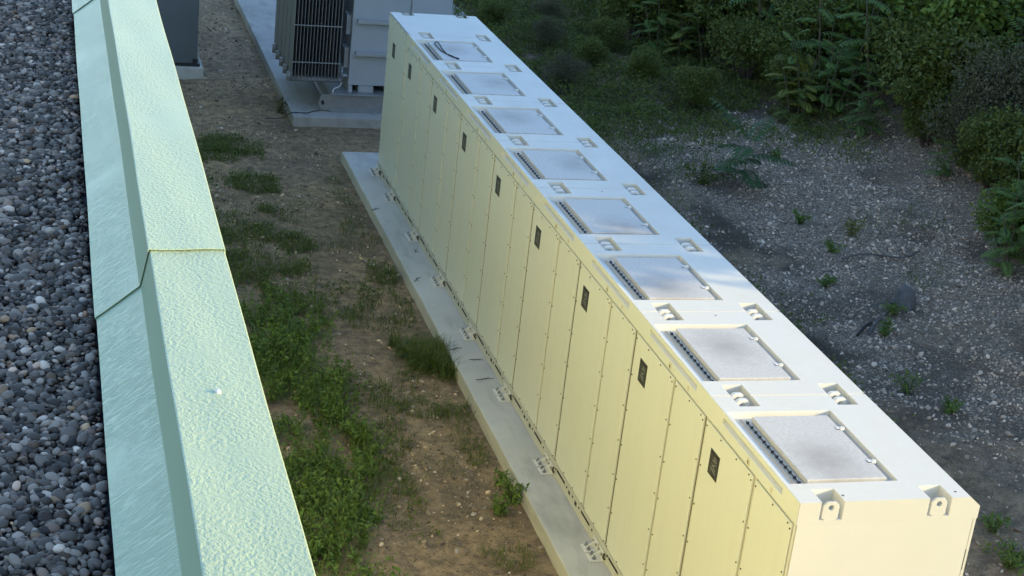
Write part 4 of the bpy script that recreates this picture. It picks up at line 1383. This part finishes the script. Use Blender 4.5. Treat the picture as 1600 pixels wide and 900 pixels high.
plant('sumac2', 10.4, 12.3, 0.95, 'fern like sumac at the right edge of the picture')
plant('lime', 10.2, 12.9, 0.55, 'low vine mound spilling onto the gravel at the right edge')
plant('sumac2', 10.7, 16.2, 0.5, 'little dark sumac at the gravel edge under olive shrubs')
plant('yellow', 9.3, 26.6, 0.9, 'yellowing sumac hanging over the grass at upper centre')
plant('red', 10.2, 26.3, 0.5, 'small red leaved bush under the sumac at upper centre')

# ------------------------------------------------------------------ trees on the rise to the right; they shade the bank
def tree_proto(hgt, cr, seed, nleaf):
    r_ = random.Random(seed)
    t = thing('broadleaf_tree', 'x', 'tree', (0, 0, 0))
    tk = MB().tube(smooth_path([(0, 0, -0.3), (0.1, 0.05, hgt*0.3), (0.0, 0.1, hgt*0.6), (0.05, 0, hgt*0.85)], 4), [0.22*(1-0.065*i) for i in range(13)], 8)
    cs = []
    for i in range(26):
        a = i*2.4; tt = r_.uniform(0.10, 0.95)
        q = cr*(1-abs(tt-0.5)**2*1.3)*r_.uniform(0.35, 0.80)
        c = Vector((math.cos(a)*q, math.sin(a)*q, hgt*tt))
        cs.append((c, cr*r_.uniform(0.34, 0.48)))
        tk.tube([(0, 0, c.z*0.7), (c.x*0.5, c.y*0.5, c.z*0.86), tuple(c)], [0.07, 0.05, 0.02], 5)
    P, N = [], []
    k = nleaf//len(cs)
    for c, rad in cs:
        d = rng.normal(size=(k, 3)); d /= np.linalg.norm(d, axis=1)[:, None]
        q = np.array(c)+d*(rad*rng.uniform(0.3, 1.08, k)**0.6)[:, None]
        P.append(q); N.append(d)
    v, f, c = leaves(np.concatenate(P), np.concatenate(N)*0.6, 0.26, 0.095)
    link('trunk', tk.mesh('trunk'), M['bark'], t)
    link('crown', np_mesh('crown', v, f, c), M['tree_leaf'], t)
    return t
U = Vector((SUN_TO.x, SUN_TO.y)).normalized()
Vp = Vector((-U.y, U.x))
tp = tree_proto(8.2, 2.9, 5, 20000)
S0 = Vp.dot(Vector((1.0, 4.15)))
spots = [(S0+3.0, 13.2, 1.08), (S0+3.5, 17.5, 1.15)]
s = S0+6.6
while s < 50:
    spots.append((s, 14.2+random.uniform(-0.6, 1.0), random.uniform(1.25, 1.38)))
    s += random.uniform(3.6, 4.4)
s = S0+6.4
while s < 54:
    spots.append((s, 20.5+random.uniform(-0.8, 0.8), random.uniform(1.45, 1.65)))
    s += random.uniform(4.4, 5.2)
for i, (s, t_, k) in enumerate(spots):
    o = tp if i == 0 else copy_tree(tp)
    x = U.x*t_+Vp.x*s; y = U.y*t_+Vp.y*s
    o.location = (x, y, gz(x, y)-0.1)
    o.rotation_euler = (0, 0, i*1.7)
    o.scale = (k, k, k)
    o['label'] = 'leafy broadleaf tree on the rise beyond the right picture edge'
    o['group'] = 'trees on the rise to the right'
for i in range(17):  # unseen tree row, added to cut the low sky light on the coping upstand
    o = copy_tree(tp)
    y = -34+i*5.2+random.uniform(-1, 1)
    x = -40+random.uniform(-2.5, 2.5)
    k = random.uniform(1.55, 1.8)
    o.location = (x, y, gz(x, y)-0.1)
    o.rotation_euler = (0, 0, i*2.1)
    o.scale = (k, k, k)
    o['label'] = 'unseen broadleaf tree added beyond the flat roof to block low sky'
    o['group'] = 'trees added beyond the flat roof to block low sky'
